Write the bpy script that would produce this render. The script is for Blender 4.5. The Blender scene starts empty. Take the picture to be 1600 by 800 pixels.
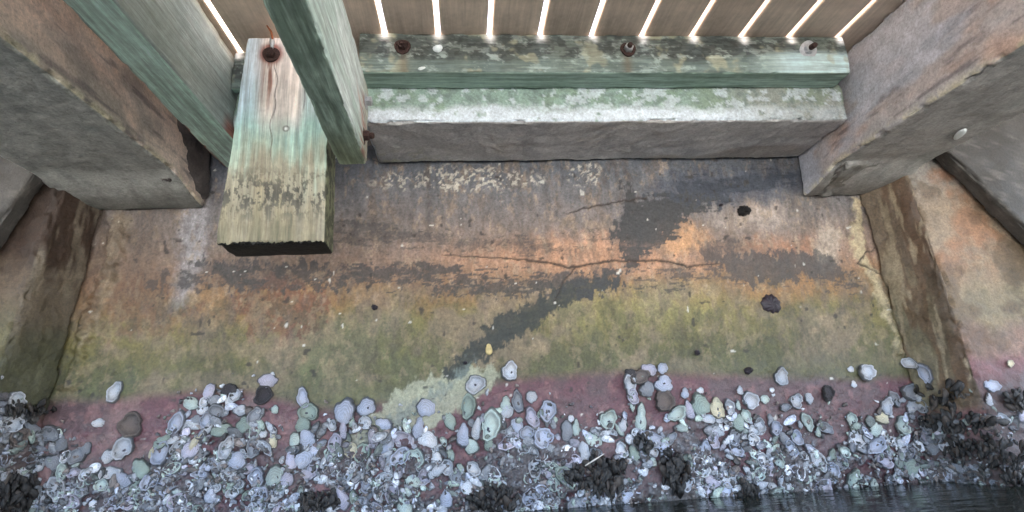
import bpy, math, random
import numpy as np
from mathutils import Matrix, Vector
random.seed(7); rng = np.random.default_rng(11)
sc = bpy.context.scene
# ---------------------------------------------------------------- camera
F_PX = 850.3
def cam_axes(p, y, r):
    cx, sx, cy, sy, cr, sr = math.cos(p), math.sin(p), math.cos(y), math.sin(y), math.cos(r), math.sin(r)
    f = np.array([sy*cx, cy*cx, sx]); rt = np.array([cy, -sy, 0.]); up = np.cross(rt, f)
    return rt*cr + up*sr, -rt*sr + up*cr, f
RT, UP, FW = cam_axes(*[math.radians(a) for a in (14.35, 5.39, -3.006)])
cd = bpy.data.cameras.new('camera'); cam = bpy.data.objects.new('camera', cd); sc.collection.objects.link(cam)
cd.sensor_width = 36; cd.lens = 36*F_PX/1600; cd.clip_start = .01; cd.clip_end = 3000
m = Matrix.Identity(4)
for i in range(3):
    m[i][0], m[i][1], m[i][2] = RT[i], UP[i], -FW[i]
cam.matrix_world = m; sc.camera = cam
# ---------------------------------------------------------------- sky, sun, exposure
SUN_EL, SUN_AZ = 60, 62        # the sun stands over the land, behind the wall; the deck keeps it out
w = bpy.data.worlds.new('World'); sc.world = w; w.use_nodes = True
nt = w.node_tree; bg = nt.nodes['Background']
sky = nt.nodes.new('ShaderNodeTexSky'); sky.sky_type = 'NISHITA'; sky.sun_disc = False
sky.sun_elevation = math.radians(SUN_EL); sky.sun_rotation = math.radians(SUN_AZ)
sky.air_density = 1.0; sky.dust_density = 3.5; sky.ozone_density = .6
nt.links.new(sky.outputs[0], bg.inputs[0]); bg.inputs[1].default_value = .15
sd = bpy.data.lights.new('sun', 'SUN'); sun = bpy.data.objects.new('sun', sd); sc.collection.objects.link(sun)
sd.energy = 5; sd.angle = math.radians(.5); sd.color = (1, .95, .87)
az, el = math.radians(SUN_AZ), math.radians(SUN_EL)
dirv = Vector((math.sin(az)*math.cos(el), math.cos(az)*math.cos(el), math.sin(el)))
sun.rotation_euler = dirv.to_track_quat('Z', 'Y').to_euler(); sun.location = (3, 4, 6)
vs = sc.view_settings; vs.view_transform = 'Standard'; vs.look = 'None'; vs.gamma = 1; vs.use_curve_mapping = False
vs.exposure = 3.45
sc.cycles.max_bounces = 8; sc.cycles.diffuse_bounces = 5
# ---------------------------------------------------------------- pixels of the photo -> points on real surfaces
def ray(px, py):
    return RT*(px-800)/F_PX - UP*(py-400)/F_PX + FW
def onY(px, py, Y): d = ray(px, py); return d*Y/d[1]
def onZ(px, py, Z): d = ray(px, py); return d*Z/d[2]
def onX(px, py, X): d = ray(px, py); return d*X/d[0]
WY, ZW, ZD = 1.6, -.305, .937          # wall plane, water level, deck underside
def W(px, py):                          # point (x,z) on the wall plane
    p = onY(px, py, WY); return (p[0], p[2])
# ---------------------------------------------------------------- numpy noise
def _h(i, j, k, s):
    n = (i*374761393 + j*668265263 + k*2147483647 + s*974634777) & 0xffffffff
    n = ((n ^ (n >> 13))*1274126177) & 0xffffffff
    n = ((n ^ (n >> 16))*2246822519) & 0xffffffff
    return ((n ^ (n >> 15)) & 0xffffff)/float(0xffffff)
def noise(P, sc_, seed=0):
    q = np.asarray(P, float)*np.asarray(sc_, float); f = np.floor(q); t = q-f; t = t*t*(3-2*t); f = f.astype(np.int64)+100000
    i, j, k = f[:, 0], f[:, 1], f[:, 2]; o = 0
    for a in (0, 1):
        for b in (0, 1):
            for c in (0, 1):
                wt = (t[:, 0] if a else 1-t[:, 0])*(t[:, 1] if b else 1-t[:, 1])*(t[:, 2] if c else 1-t[:, 2])
                o = o + wt*_h(i+a, j+b, k+c, seed)
    return o
def fbm(P, s, seed=0, octv=4, g=.55):
    s = np.asarray(s, float)*np.ones(3); a = 1; t = 0; o = 0
    for n in range(octv):
        o = o + a*noise(P, s*(2.03**n), seed+n*17); t += a; a *= g
    return o/t
def cl(a, lim): return np.clip(a, -lim, lim)
def sstep(a, b, x): t = np.clip((x-a)/(b-a), 0, 1); return t*t*(3-2*t)
def lin(c):
    c = np.asarray(c, float)/255.; return np.where(c <= .04045, c/12.92, ((c+.055)/1.055)**2.4)
GAIN = 1.0
def C(r, g, b): return lin((r, g, b))*GAIN
def mix(col, c, m_):
    m_ = np.clip(m_, 0, 1)[:, None]; return col*(1-m_) + np.asarray(c)*m_
# ---------------------------------------------------------------- object helpers
def tag(o, label=None, cat=None, group=None, kind=None):
    if label: o['label'] = label
    if cat: o['category'] = cat
    if group: o['group'] = group
    if kind: o['kind'] = kind
    return o
def empty(name, loc, rot=None):
    o = bpy.data.objects.new(name, None); sc.collection.objects.link(o); o.empty_display_size = .02
    o.location = loc
    if rot is not None: o.rotation_euler = rot
    return o
def mesh_obj(name, V, Fc, mat, parent=None, col=None, smooth=True, mats=None, midx=None, recentre=True):
    V = np.asarray(V, float); c = V.mean(0) if (recentre and parent is None) else np.zeros(3)
    me = bpy.data.meshes.new(name); V2 = V-c
    if isinstance(Fc, np.ndarray):
        me.vertices.add(len(V2)); me.vertices.foreach_set('co', V2.astype(np.float32).ravel())
        n, k = Fc.shape; me.loops.add(n*k); me.loops.foreach_set('vertex_index', Fc.astype(np.int32).ravel())
        me.polygons.add(n); me.polygons.foreach_set('loop_start', (np.arange(n)*k).astype(np.int32))
        me.polygons.foreach_set('loop_total', np.full(n, k, np.int32)); me.update(calc_edges=True); me.validate()
    else:
        me.from_pydata([tuple(v) for v in V2], [], Fc)
    for mt in (mats or [mat]): me.materials.append(mt)
    if midx is not None: me.polygons.foreach_set('material_index', np.asarray(midx, np.int32))
    me.polygons.foreach_set('use_smooth', np.full(len(me.polygons), smooth))
    if col is not None:
        a = me.color_attributes.new('Col', 'FLOAT_COLOR', 'POINT')
        a.data.foreach_set('color', np.hstack([np.clip(col, 0, 1), np.ones((len(V), 1))]).astype(np.float32).ravel())
    me.update()
    o = bpy.data.objects.new(name, me); sc.collection.objects.link(o)
    if parent: o.parent = parent
    else: o.location = c
    return o
def hexbox(name, cor, n, rad, amp, colfn, mat, parent=None, nscale=18, seed=0, chip=0, extra=None):
    """box with 8 given corners cor[(u,v,w)], rounded chipped edges and an uneven surface"""
    cor = np.array(cor, float)                           # shape 2,2,2,3
    L = np.array([np.linalg.norm(cor[1, 0, 0]-cor[0, 0, 0]), np.linalg.norm(cor[0, 1, 0]-cor[0, 0, 0]), np.linalg.norm(cor[0, 0, 1]-cor[0, 0, 0])])
    ax = [np.unique(np.concatenate([np.linspace(0, 1, n[i]+1), np.array([rad*.35, rad*.75, rad*1.2])/L[i], 1-np.array([rad*.35, rad*.75, rad*1.2])/L[i]]).round(6)) for i in range(3)]
    Vs, Fs, nb, fid = [], [], 0, []
    for d in range(3):
        a, b = [(1, 2), (2, 0), (0, 1)][d]
        A, B = np.meshgrid(ax[a], ax[b], indexing='ij')
        for s in (0, 1):
            P = np.zeros(A.shape+(3,)); P[..., a] = A; P[..., b] = B; P[..., d] = s
            na, nbb = A.shape; idx = np.arange(na*nbb).reshape(na, nbb)+nb
            q = np.stack([idx[:-1, :-1], idx[1:, :-1], idx[1:, 1:], idx[:-1, 1:]], -1).reshape(-1, 4)
            if s == 0: q = q[:, ::-1]
            Vs.append(P.reshape(-1, 3)); Fs.append(q); nb += na*nbb; fid.append(np.full(na*nbb, 2*d+s))
    P = np.vstack(Vs); Q = np.vstack(Fs); fid = np.concatenate(fid)
    key = np.round(P*1e5).astype(np.int64); key = key[:, 0]*10**12+key[:, 1]*10**6+key[:, 2]
    _, first, inv = np.unique(key, return_index=True, return_inverse=True)
    P = P[first]; fid = fid[first]; Q = inv.reshape(-1)[Q]
    X = P*L; inner = np.clip(X, rad, L-rad); dv = X-inner; ln = np.linalg.norm(dv, axis=1)
    nrm = dv/np.maximum(ln, 1e-9)[:, None]; onr = ln > 1e-7
    X2 = inner+nrm*rad
    U = X2/L
    c = cor
    def tri(U):
        u, v, w_ = U[:, 0:1], U[:, 1:2], U[:, 2:3]
        return ((c[0, 0, 0]*(1-u)+c[1, 0, 0]*u)*(1-v)+(c[0, 1, 0]*(1-u)+c[1, 1, 0]*u)*v)*(1-w_)+((c[0, 0, 1]*(1-u)+c[1, 0, 1]*u)*(1-v)+(c[0, 1, 1]*(1-u)+c[1, 1, 1]*u)*v)*w_
    Pw = tri(U); Pn = tri(U+nrm/L*.001)-Pw; Pn /= np.maximum(np.linalg.norm(Pn, axis=1), 1e-9)[:, None]
    ns = (fbm(Pw, nscale, seed, 5, .6)-.5)*2
    Pd = Pw+Pn*(amp*ns)[:, None]
    if chip:
        edge = (np.abs(nrm) > .2).sum(1) >= 2
        ch = sstep(.48, .75, fbm(Pw, 30, seed+5, 3))*chip
        Pd = Pd-Pn*(ch*edge)[:, None]
    if extra is not None: Pd = extra(Pd, Pw, Pn)
    col = colfn(Pw, fid, U)
    return mesh_obj(name, Pd, Q, mat, parent, col)
def boxc(x0, x1, y0, y1, z0, z1):
    return [[[(x, y, z) for z in (z0, z1)] for y in (y0, y1)] for x in (x0, x1)]
# ---------------------------------------------------------------- materials
def mat_base(name):
    m_ = bpy.data.materials.new(name); m_.use_nodes = True; t = m_.node_tree; return m_, t, t.nodes['Principled BSDF']
def N(t, typ, **kw):
    n = t.nodes.new(typ)
    for k, v in kw.items(): setattr(n, k, v)
    return n
def noise_node(t, vec, scale, detail=6, rough=.6, dist=0):
    n = N(t, 'ShaderNodeTexNoise'); n.inputs['Scale'].default_value = scale; n.inputs['Detail'].default_value = detail
    n.inputs['Roughness'].default_value = rough; n.inputs['Distortion'].default_value = dist
    t.links.new(vec, n.inputs['Vector']); return n.outputs[0]
def maprange(t, v, a, b, c, d):
    n = N(t, 'ShaderNodeMapRange'); n.inputs[1].default_value = a; n.inputs[2].default_value = b; n.inputs[3].default_value = c; n.inputs[4].default_value = d
    t.links.new(v, n.inputs[0]); return n.outputs[0]
def mathn(t, op, a, b):
    n = N(t, 'ShaderNodeMath', operation=op)
    for i, v in enumerate((a, b)):
        if isinstance(v, (int, float)): n.inputs[i].default_value = v
        else: t.links.new(v, n.inputs[i])
    return n.outputs[0]
def scalecol(t, col, fac):
    n = N(t, 'ShaderNodeVectorMath', operation='SCALE'); t.links.new(col, n.inputs[0]); t.links.new(fac, n.inputs['Scale']); return n.outputs[0]
def bump(t, h, strength, dist, prev=None):
    b = N(t, 'ShaderNodeBump'); b.inputs['Strength'].default_value = strength; b.inputs['Distance'].default_value = dist
    t.links.new(h, b.inputs['Height'])
    if prev is not None: t.links.new(prev, b.inputs['Normal'])
    return b.outputs[0]
def concrete_mat(name, rough=.75, fine=.35, bumps=.5):
    m_, t, p = mat_base(name); tc = N(t, 'ShaderNodeTexCoord').outputs['Object']
    an = N(t, 'ShaderNodeAttribute', attribute_name='Col'); at = an.outputs['Color']
    n1 = noise_node(t, tc, 140, 5, .75); n2 = noise_node(t, tc, 28, 8, .7, .4)
    v = N(t, 'ShaderNodeTexVoronoi'); v.inputs['Scale'].default_value = 190; t.links.new(tc, v.inputs['Vector'])
    pits = maprange(t, v.outputs['Distance'], .05, .28, 0, 1)
    sel = maprange(t, noise_node(t, tc, 60, 2, .5), .52, .6, 1, 0)
    pit = mathn(t, 'MAXIMUM', pits, sel)
    f = mathn(t, 'MULTIPLY', maprange(t, n1, .3, .7, 1-fine, 1+fine), maprange(t, n2, .3, .7, 1-fine*.7, 1+fine*.7))
    f = mathn(t, 'MULTIPLY', f, maprange(t, pit, 0, 1, .55, 1))
    t.links.new(scalecol(t, at, f), p.inputs['Base Color'])
    t.links.new(mathn(t, 'MULTIPLY', maprange(t, n2, .3, .7, rough-.22, rough+.1), maprange(t, an.outputs['Alpha'], 0, 1, .35, 1)), p.inputs['Roughness'])
    b = bump(t, n2, bumps, .006); b = bump(t, n1, bumps, .0025, b); b = bump(t, pit, .5, .002, b)
    t.links.new(b, p.inputs['Normal']); return m_
def wood_mat(name, axis, rough=.65):
    m_, t, p = mat_base(name); tc = N(t, 'ShaderNodeTexCoord').outputs['Object']
    at = N(t, 'ShaderNodeAttribute', attribute_name='Col').outputs['Color']
    mp = N(t, 'ShaderNodeMapping'); s = [1, 1, 1]; s[axis] = .045; mp.inputs['Scale'].default_value = s; t.links.new(tc, mp.inputs[0])
    g = noise_node(t, mp.outputs[0], 95, 5, .65, .6); g2 = noise_node(t, mp.outputs[0], 330, 3, .6)
    n2 = noise_node(t, tc, 45, 6, .7)
    f = mathn(t, 'MULTIPLY', maprange(t, g, .34, .64, .9, 1.6), maprange(t, g2, .3, .7, .85, 1.2))
    f = mathn(t, 'MULTIPLY', f, maprange(t, n2, .3, .7, .85, 1.12))
    hs = N(t, 'ShaderNodeHueSaturation'); hs.inputs['Saturation'].default_value = .78; t.links.new(scalecol(t, at, f), hs.inputs['Color'])
    t.links.new(hs.outputs[0], p.inputs['Base Color']); p.inputs['Roughness'].default_value = rough
    b = bump(t, g, .7, .004); b = bump(t, g2, .5, .0015, b); b = bump(t, n2, .3, .002, b)
    t.links.new(b, p.inputs['Normal']); return m_
def plain_mat(name, col, rough=.6, metal=0, var=.3, scale=60, bs=.4):
    m_, t, p = mat_base(name); tc = N(t, 'ShaderNodeTexCoord').outputs['Object']
    n1 = noise_node(t, tc, scale, 6, .65)
    rgb = N(t, 'ShaderNodeRGB'); rgb.outputs[0].default_value = (*col, 1)
    t.links.new(scalecol(t, rgb.outputs[0], maprange(t, n1, .3, .7, 1-var, 1+var)), p.inputs['Base Color'])
    p.inputs['Roughness'].default_value = rough; p.inputs['Metallic'].default_value = metal
    t.links.new(bump(t, n1, bs, .002), p.inputs['Normal']); return m_
def shell_mat(name, rough, use_attr, sp=.5):
    """colour of each shell = its own object colour, times growth rings, blotches and painted rim highlight and edge shadow"""
    m_, t, p = mat_base(name); tc = N(t, 'ShaderNodeTexCoord').outputs['Object']
    if use_attr == 'object':
        base = N(t, 'ShaderNodeObjectInfo').outputs['Color']
        at = N(t, 'ShaderNodeAttribute', attribute_name='Col').outputs['Color']
        mm = N(t, 'ShaderNodeVectorMath', operation='MULTIPLY'); t.links.new(base, mm.inputs[0]); t.links.new(at, mm.inputs[1]); base = mm.outputs[0]
    else:
        base = N(t, 'ShaderNodeAttribute', attribute_name='Col').outputs['Color']
    oi = N(t, 'ShaderNodeObjectInfo').outputs['Random']
    add = N(t, 'ShaderNodeVectorMath', operation='ADD'); cmb = N(t, 'ShaderNodeCombineXYZ'); t.links.new(oi, cmb.inputs[0]); t.links.new(tc, add.inputs[0]); t.links.new(cmb.outputs[0], add.inputs[1])
    n1 = noise_node(t, add.outputs[0], 110, 5, .65, .8); n2 = noise_node(t, add.outputs[0], 420, 3, .6)
    f = mathn(t, 'MULTIPLY', maprange(t, n1, .36, .64, .62, 1.3), maprange(t, n2, .3, .7, .85, 1.12))
    t.links.new(scalecol(t, base, f), p.inputs['Base Color'])
    t.links.new(maprange(t, n1, .3, .7, rough-.2, rough+.1), p.inputs['Roughness']); p.inputs['Specular IOR Level'].default_value = .9
    b = bump(t, n1, .9, .005); b = bump(t, n2, .35, .0008, b); t.links.new(b, p.inputs['Normal']); return m_
M_CON = concrete_mat('stained_concrete', .72, .30, .42)
M_WALL = concrete_mat('tidal_concrete', .62, .36, .75)
M_WX, M_WY, M_WZ = wood_mat('weathered_timber_x', 0), wood_mat('weathered_timber_y', 1), wood_mat('weathered_timber_z', 2)
def board_mat():
    m_, t, p = mat_base('beige_board'); tc = N(t, 'ShaderNodeTexCoord').outputs['Object']; oi = N(t, 'ShaderNodeObjectInfo').outputs['Random']
    mp = N(t, 'ShaderNodeMapping'); mp.inputs['Scale'].default_value = (1, .06, 1); t.links.new(tc, mp.inputs[0])
    cmb = N(t, 'ShaderNodeCombineXYZ'); t.links.new(mathn(t, 'MULTIPLY', oi, 9), cmb.inputs[0]); t.links.new(cmb.outputs[0], mp.inputs['Location'])
    g = noise_node(t, mp.outputs[0], 90, 5, .65, .5); n2 = noise_node(t, tc, 9, 6, .7)
    rgb = N(t, 'ShaderNodeRGB'); rgb.outputs[0].default_value = (*C(206, 188, 172), 1)
    f = mathn(t, 'MULTIPLY', maprange(t, g, .3, .7, .82, 1.14), maprange(t, n2, .35, .65, .75, 1.12)); f = mathn(t, 'MULTIPLY', f, maprange(t, oi, 0, 1, .88, 1.1))
    t.links.new(scalecol(t, rgb.outputs[0], f), p.inputs['Base Color']); p.inputs['Roughness'].default_value = .7
    t.links.new(bump(t, g, .5, .002), p.inputs['Normal']); return m_
M_BOARD = board_mat()
M_RUST = plain_mat('rusty_iron', (.045, .022, .018), .8, .2, .6, 220, .9)
M_RUST2 = plain_mat('orange_rust', (.30, .10, .04), .8, .1, .5, 220, .8)
M_GALV = plain_mat('galvanised_steel', (.45, .46, .48), .45, .6, .25, 160, .4)
M_MUS = plain_mat('mussel_black', (.016, .013, .012), .24, 0, .7, 120, .7)
M_MUS2 = plain_mat('mussel_brown', (.05, .037, .03), .3, 0, .6, 120, .7)
M_SHELL = shell_mat('oyster_shell', .34, 'object'); M_SCAR = plain_mat('muscle_scar', (.05, .045, .07), .35, 0, .5, 200, .3)
M_BITS = shell_mat('barnacle_crust', .42, 'attr')
M_SPONGE = plain_mat('dark_anemone', (.03, .022, .03), .45, 0, .5, 160, .9)
M_HOLE = plain_mat('black_recess', (.008, .007, .007), .7, 0, .3, 80, .3)
M_DROP = plain_mat('white_dropping', (.72, .76, .76), .5, 0, .12, 90, .4)
M_STICK = plain_mat('pale_twig', (.6, .55, .5), .5, 0, .2, 90, .3)
# ---------------------------------------------------------------- water, seabed, land behind the wall
def water():
    m_, t, p = mat_base('dark_water'); tc = N(t, 'ShaderNodeTexCoord').outputs['Object']
    p.inputs['Base Color'].default_value = (.018, .022, .018, 1); p.inputs['Roughness'].default_value = .05; p.inputs['IOR'].default_value = 1.33
    mp = N(t, 'ShaderNodeMapping'); mp.inputs['Scale'].default_value = (1, 2.6, 1); t.links.new(tc, mp.inputs[0])
    n = noise_node(t, mp.outputs[0], 7, 4, .5, .4); n2 = noise_node(t, mp.outputs[0], 28, 3, .5)
    b = bump(t, n, .25, .02); b = bump(t, n2, .2, .003, b); t.links.new(b, p.inputs['Normal'])
    V = [(-600, -900, ZW), (600, -900, ZW), (600, 1.7, ZW), (-600, 1.7, ZW)]
    tag(mesh_obj('water', V, [(0, 1, 2, 3)], m_, smooth=False, recentre=False), kind='structure')
water()
m_mud = plain_mat('mud', (.05, .045, .035), .9, 0, .3, 4); m_soil = plain_mat('sandy_soil', (.22, .19, .14), .9, 0, .3, 4)
tag(mesh_obj('seabed', [(-600, -900, -1.6), (600, -900, -1.6), (600, 1.75, -1.6), (-600, 1.75, -1.6)], [(0, 1, 2, 3)], m_mud, smooth=False, recentre=False), kind='structure')
# added sand flat, unseen behind the camera, bounces sunlight onto the undersides
def sand():
    V = []; n = 26; ys = [-1.5-(k/25.)**2.2*58 for k in range(n)]; xs = [-60+k*5 for k in range(25)]
    for y in ys:
        for x in xs: V.append((x, y, ZW-.05+min(.10, (-1.5-y)*.06)+.02*math.sin(x*1.3+y)*math.cos(y*.8)))
    F = [(r*25+k, r*25+k+25, r*25+k+26, r*25+k+1) for r in range(n-1) for k in range(24)]
    tag(mesh_obj('bounce_sand_flat', V, [f[::-1] for f in F], plain_mat('bounce_sand', (.48, .475, .45), .9, 0, .15, 3), recentre=False), kind='structure')
sand()  # added unseen sand flat for bounce light
gz = .9
GV = [(-600, 1.95, -1.6), (600, 1.95, -1.6), (600, 1.95, gz), (-600, 1.95, gz), (600, 900, gz), (-600, 900, gz)]
tag(mesh_obj('ground', GV, [(0, 1, 2, 3), (3, 2, 4, 5)], m_soil, smooth=False, recentre=False), kind='structure')
# ---------------------------------------------------------------- stain painting on the seawall (x,z) plane
def seg_d(x, z, a, b):
    ax_, az_ = a; bx, bz = b; dx, dz = bx-ax_, bz-az_; t = np.clip(((x-ax_)*dx+(z-az_)*dz)/(dx*dx+dz*dz+1e-12), 0, 1)
    return np.hypot(x-(ax_+t*dx), z-(az_+t*dz)), t
def stroke(x, z, pts, wds, scale=.00188):
    """signed: >0 inside a painted stroke through photo points, pts px, wds half width px"""
    pw = [W(*q) for q in pts]; best = np.full(len(x), -999.)
    for i in range(len(pw)-1):
        d, t = seg_d(x, z, pw[i], pw[i+1]); wd = (wds[i]*(1-t)+wds[i+1]*t)*scale
        best = np.maximum(best, (wd-d)/scale)
    return best                                         # in px units
def blob(x, z, cx, cy, rx, ry, scale=.00188, rot=0):
    c = W(cx, cy); dx, dz = (x-c[0])/scale, (z-c[1])/scale
    if rot: r = math.radians(rot); dx, dz = dx*math.cos(r)+dz*math.sin(r), -dx*math.sin(r)+dz*math.cos(r)
    return (1-np.sqrt((dx/rx)**2+(dz/ry)**2))*min(rx, ry)
def zline(x, pts):
    pw = [W(*q) for q in pts]; return np.interp(x, [p[0] for p in pw], [p[1] for p in pw])
ALG = [(0, 640), (100, 625), (200, 622), (300, 610), (400, 612), (500, 640), (600, 632), (700, 612), (800, 592), (900, 584), (1000, 580), (1100, 585), (1200, 588), (1300, 590), (1400, 590), (1500, 590), (1600, 560)]
TOP = [(-200, 640), (0, 600), (60, 640), (130, 690), (200, 700), (260, 650), (330, 602), (400, 612), (450, 690), (500, 645), (545, 640), (600, 650), (650, 640), (700, 670), (740, 640), (800, 618), (860, 630), (905, 665), (960, 650), (1000, 600), (1050, 640), (1100, 610), (1160, 640), (1250, 640), (1300, 650), (1350, 650), (1400, 600), (1450, 610), (1500, 640), (1600, 600), (1900, 600)]
def wall_color(P, fid=None, U=None):
    x, z = P[:, 0].copy(), P[:, 2].copy()
    P0 = np.stack([x, z*0, z], 1)
    wx = (fbm(P0, 14, 3, 4)-.5)*.05; wz = (fbm(P0, 14, 9, 4)-.5)*.05
    wxs = (fbm(P0, 60, 33, 3)-.5)*.02; wzs = (fbm(P0, 60, 39, 3)-.5)*.02
    n1 = fbm(P0, 9, 1, 5, .6); n2 = fbm(P0, 40, 2, 4, .6); n3 = fbm(P0, 110, 4, 3, .6)
    n4 = fbm(P0, (150, 1, 60), 14, 3, .6); n5 = fbm(P0, (60, 1, 22), 15, 4, .7)
    vert = fbm(P0, (70, 1, 9), 5, 3); hor = fbm(P0, (10, 1, 60), 6, 4, .65)
    X, Z = x+wx*.6, z+wz*.6
    zz = z+wz*1.1+(fbm(P0, (60, 1, 24), 91, 5, .7)-.5)*.085+(fbm(P0, (150, 1, 90), 92, 2)-.5)*.03
    X, Z = X+(fbm(P0, 50, 93, 4, .7)-.5)*.04, Z+(fbm(P0, (60, 1, 25), 94, 4, .7)-.5)*.06
    stops = [(-.35, C(88, 80, 84)), (-.15, C(104, 84, 90)), (-.02, C(122, 82, 90)), (.05, C(120, 84, 88)), (.055, C(120, 84, 88))]
    col = np.zeros((len(x), 3))
    # heights (m) of the bands at mid wall
    hs = [-.4, .25, .31, .36, .42, .50, .57, .66, .75]
    cs = [C(112, 110, 78), C(126, 122, 84), C(132, 120, 82), C(146, 120, 88), C(156, 126, 102), C(142, 120, 106), C(134, 122, 116), C(124, 122, 122), C(112, 112, 114)]
    hs = [-.4, .10, .22, .28, .335, .40, .50, .62, .70, .75]
    cs = [C(88, 88, 58), C(96, 94, 60), C(130, 118, 70), C(140, 110, 70), C(148, 112, 82), C(146, 118, 100), C(124, 112, 106), C(110, 108, 110), C(98, 101, 108), C(88, 91, 98)]
    for k in range(3): col[:, k] = np.interp(zz, hs, [c[k] for c in cs])
    # tan, green and ochre variations of the middle band
    band = sstep(.0, .1, z)*(1-sstep(.28, .36, z))
    col = mix(col, C(136, 118, 98), band*sstep(.46, .62, fbm(P0, 7, 21, 5, .62))*.75)
    col = mix(col, C(92, 100, 66), band*sstep(.48, .64, fbm(P0, 5, 22, 4))*(1-sstep(-.35, .0, x+wx*3))*.6)
    col = mix(col, C(150, 112, 68), sstep(-10, 35, blob(X, Z, 420, 470, 200, 45))*.7)
    col = mix(col, C(152, 112, 72), sstep(-10, 20, blob(X, Z, 1240, 445, 150, 32))*.7)
    col = mix(col, C(156, 148, 92), sstep(-20, 35, blob(X, Z, 990, 480, 170, 38))*.6)
    col = mix(col, C(112, 70, 56), sstep(-4, 8, blob(X, Z, 440, 480, 70, 48)+(n2-.5)*70+(n5-.5)*60)*.7); col = mix(col, C(110, 78, 62), sstep(-4, 8, blob(X, Z, 230, 480, 60, 50)+(n2-.5)*70+(n5-.5)*60)*.6)
    col = mix(col, C(150, 130, 104), sstep(-6, 18, blob(X, Z, 390, 545, 120, 22)+(n2-.5)*40)*.6)
    col = mix(col, C(196, 146, 112), sstep(-12, 26, blob(X, Z, 930, 398, 230, 34)+(n2-.5)*26)*.85)
    col = mix(col, C(204, 154, 108), sstep(-8, 20, blob(X, Z, 1060, 370, 55, 36)+(n2-.5)*20)*.8)
    col = mix(col, C(160, 112, 82), sstep(-8, 20, blob(X, Z, 1240, 385, 100, 22)+(n2-.5)*20)*.8)
    col = mix(col, C(168, 152, 140), sstep(-8, 26, blob(X, Z, 1165, 335, 100, 36)+(n2-.5)*20)*.8)
    col = mix(col, C(176, 160, 144), sstep(-6, 14, blob(X, Z, 1295, 378, 26, 46, rot=-20)+(n2-.5)*20)*.85)
    col = mix(col, C(172, 168, 172), sstep(-10, 16, stroke(X, Z, [(305, 322), (300, 400), (285, 470)], [24, 22, 12]))*.75)
    col = mix(col, C(160, 146, 122), sstep(-4, 10, stroke(X, Z, [(190, 340), (180, 400), (160, 470), (110, 600)], [16, 13, 9, 4])+(n2-.5)*20)*.7)
    col = mix(col, C(186, 170, 136), sstep(-3, 6, stroke(X, Z, [(1335, 315), (1342, 390), (1368, 440), (1400, 540)], [8, 14, 12, 4])+(n2-.5)*16)*.85)
    col = mix(col, C(84, 84, 60), sstep(.5, .6, fbm(P0, (26, 1, 20), 96, 5, .72))*band*.45); col = mix(col, C(158, 138, 108), sstep(.54, .62, fbm(P0, (34, 1, 24), 97, 5, .72))*band*.4)
    col = mix(col, C(112, 96, 84), sstep(.5, .66, fbm(P0, (30, 1, 12), 18, 5, .7))*sstep(.1, .25, z)*.5)
    col = mix(col, C(168, 146, 122), sstep(.58, .7, fbm(P0, (55, 1, 30), 19, 4, .7))*sstep(.25, .3, z)*.45)
    # vertical runs
    col = col*(1+(vert-.5)*.55*sstep(.3, .5, z))[:, None]
    col = col*(1+(n1-.5)*.6+(n5-.5)*.5+(n4-.5)*.5)[:, None]
    # pale aggregate showing near the top
    agg = sstep(.0, 14, blob(X, Z, 720, 280, 150, 26)+(n1-.5)*30)+.8*sstep(0, 10, blob(X, Z, 915, 275, 40, 22)+(n2-.5)*20)
    col = mix(col, C(198, 190, 176), agg*sstep(.54, .62, n3))
    # charcoal stains with ragged edges
    rag = (n2-.5)*30+(n5-.5)*36+(n4-.5)*16
    ragH = np.clip((hor-.5)*110+(n4-.5)*80+(n5-.5)*40, -32, 22)
    dark = C(56, 56, 57)
    d = sstep(0, 4, stroke(X, Z, [(1235, 276), (1150, 288), (1070, 312), (1015, 350), (985, 395)], [10, 18, 30, 40, 24])+rag*.6+(fbm(P0, (9, 1, 70), 99, 4, .65)-.5)*46)
    d = np.maximum(d, sstep(0, 4, stroke(X, Z, [(985, 300), (975, 350), (962, 400)], [12, 18, 6])+rag))
    d2 = sstep(0, 4, stroke(X, Z, [(968, 440), (900, 455), (850, 475), (790, 515), (745, 548), (700, 578)], [10, 20, 20, 22, 20, 12])+rag*.5)
    d = np.maximum(d, sstep(0, 5, stroke(X, Z, [(960, 430), (905, 460)], [22, 12])+rag*1.2))
    d = np.maximum(d, sstep(0, 5, blob(X, Z, 1210, 418, 105, 30)+rag*.9)*.85)
    d = np.maximum(d, sstep(0, 5, blob(X, Z, 1130, 385, 40, 16)+rag*.8)*.7)
    d = np.maximum(d, sstep(0, 6, stroke(x, z, [(540, 428), (640, 426), (715, 420)], [12, 12, 10])+ragH*.45)*.9)
    d = np.maximum(d, sstep(0, 6, stroke(x, z, [(690, 450), (790, 452), (880, 438), (950, 440)], [12, 14, 14, 12])+ragH*.45)*.9)
    d = np.maximum(d, sstep(0, 6, stroke(x, z, [(240, 440), (330, 428), (420, 430), (520, 425)], [16, 24, 24, 12])+rag*1.1)*.85)
    d = np.maximum(d, sstep(0, 6, stroke(x, z, [(520, 360), (600, 362), (700, 372)], [16, 12, 5])+ragH*.4)*.6)
    d = np.maximum(d, sstep(0, 6, stroke(x, z, [(720, 385), (800, 380), (900, 392)], [7, 8, 5])+ragH*.4)*.6)
    holes = sstep(.50, .58, fbm(P0, (34, 1, 48), 16, 5, .7)); dl = 1-sstep(.15, .35, x)*sstep(.40, .46, z); d = d*(1-holes*.6*dl); d2 = d2*(1-holes*.1)
    fine = np.clip((fbm(P0, (22, 1, 90), 95, 5, .72)-.5)*150, -34, 30)
    d = np.maximum(d, sstep(0, 5, stroke(x, z, [(560, 430), (700, 436), (820, 446), (940, 448)], [16, 18, 18, 10])-14+fine)*.85)
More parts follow.
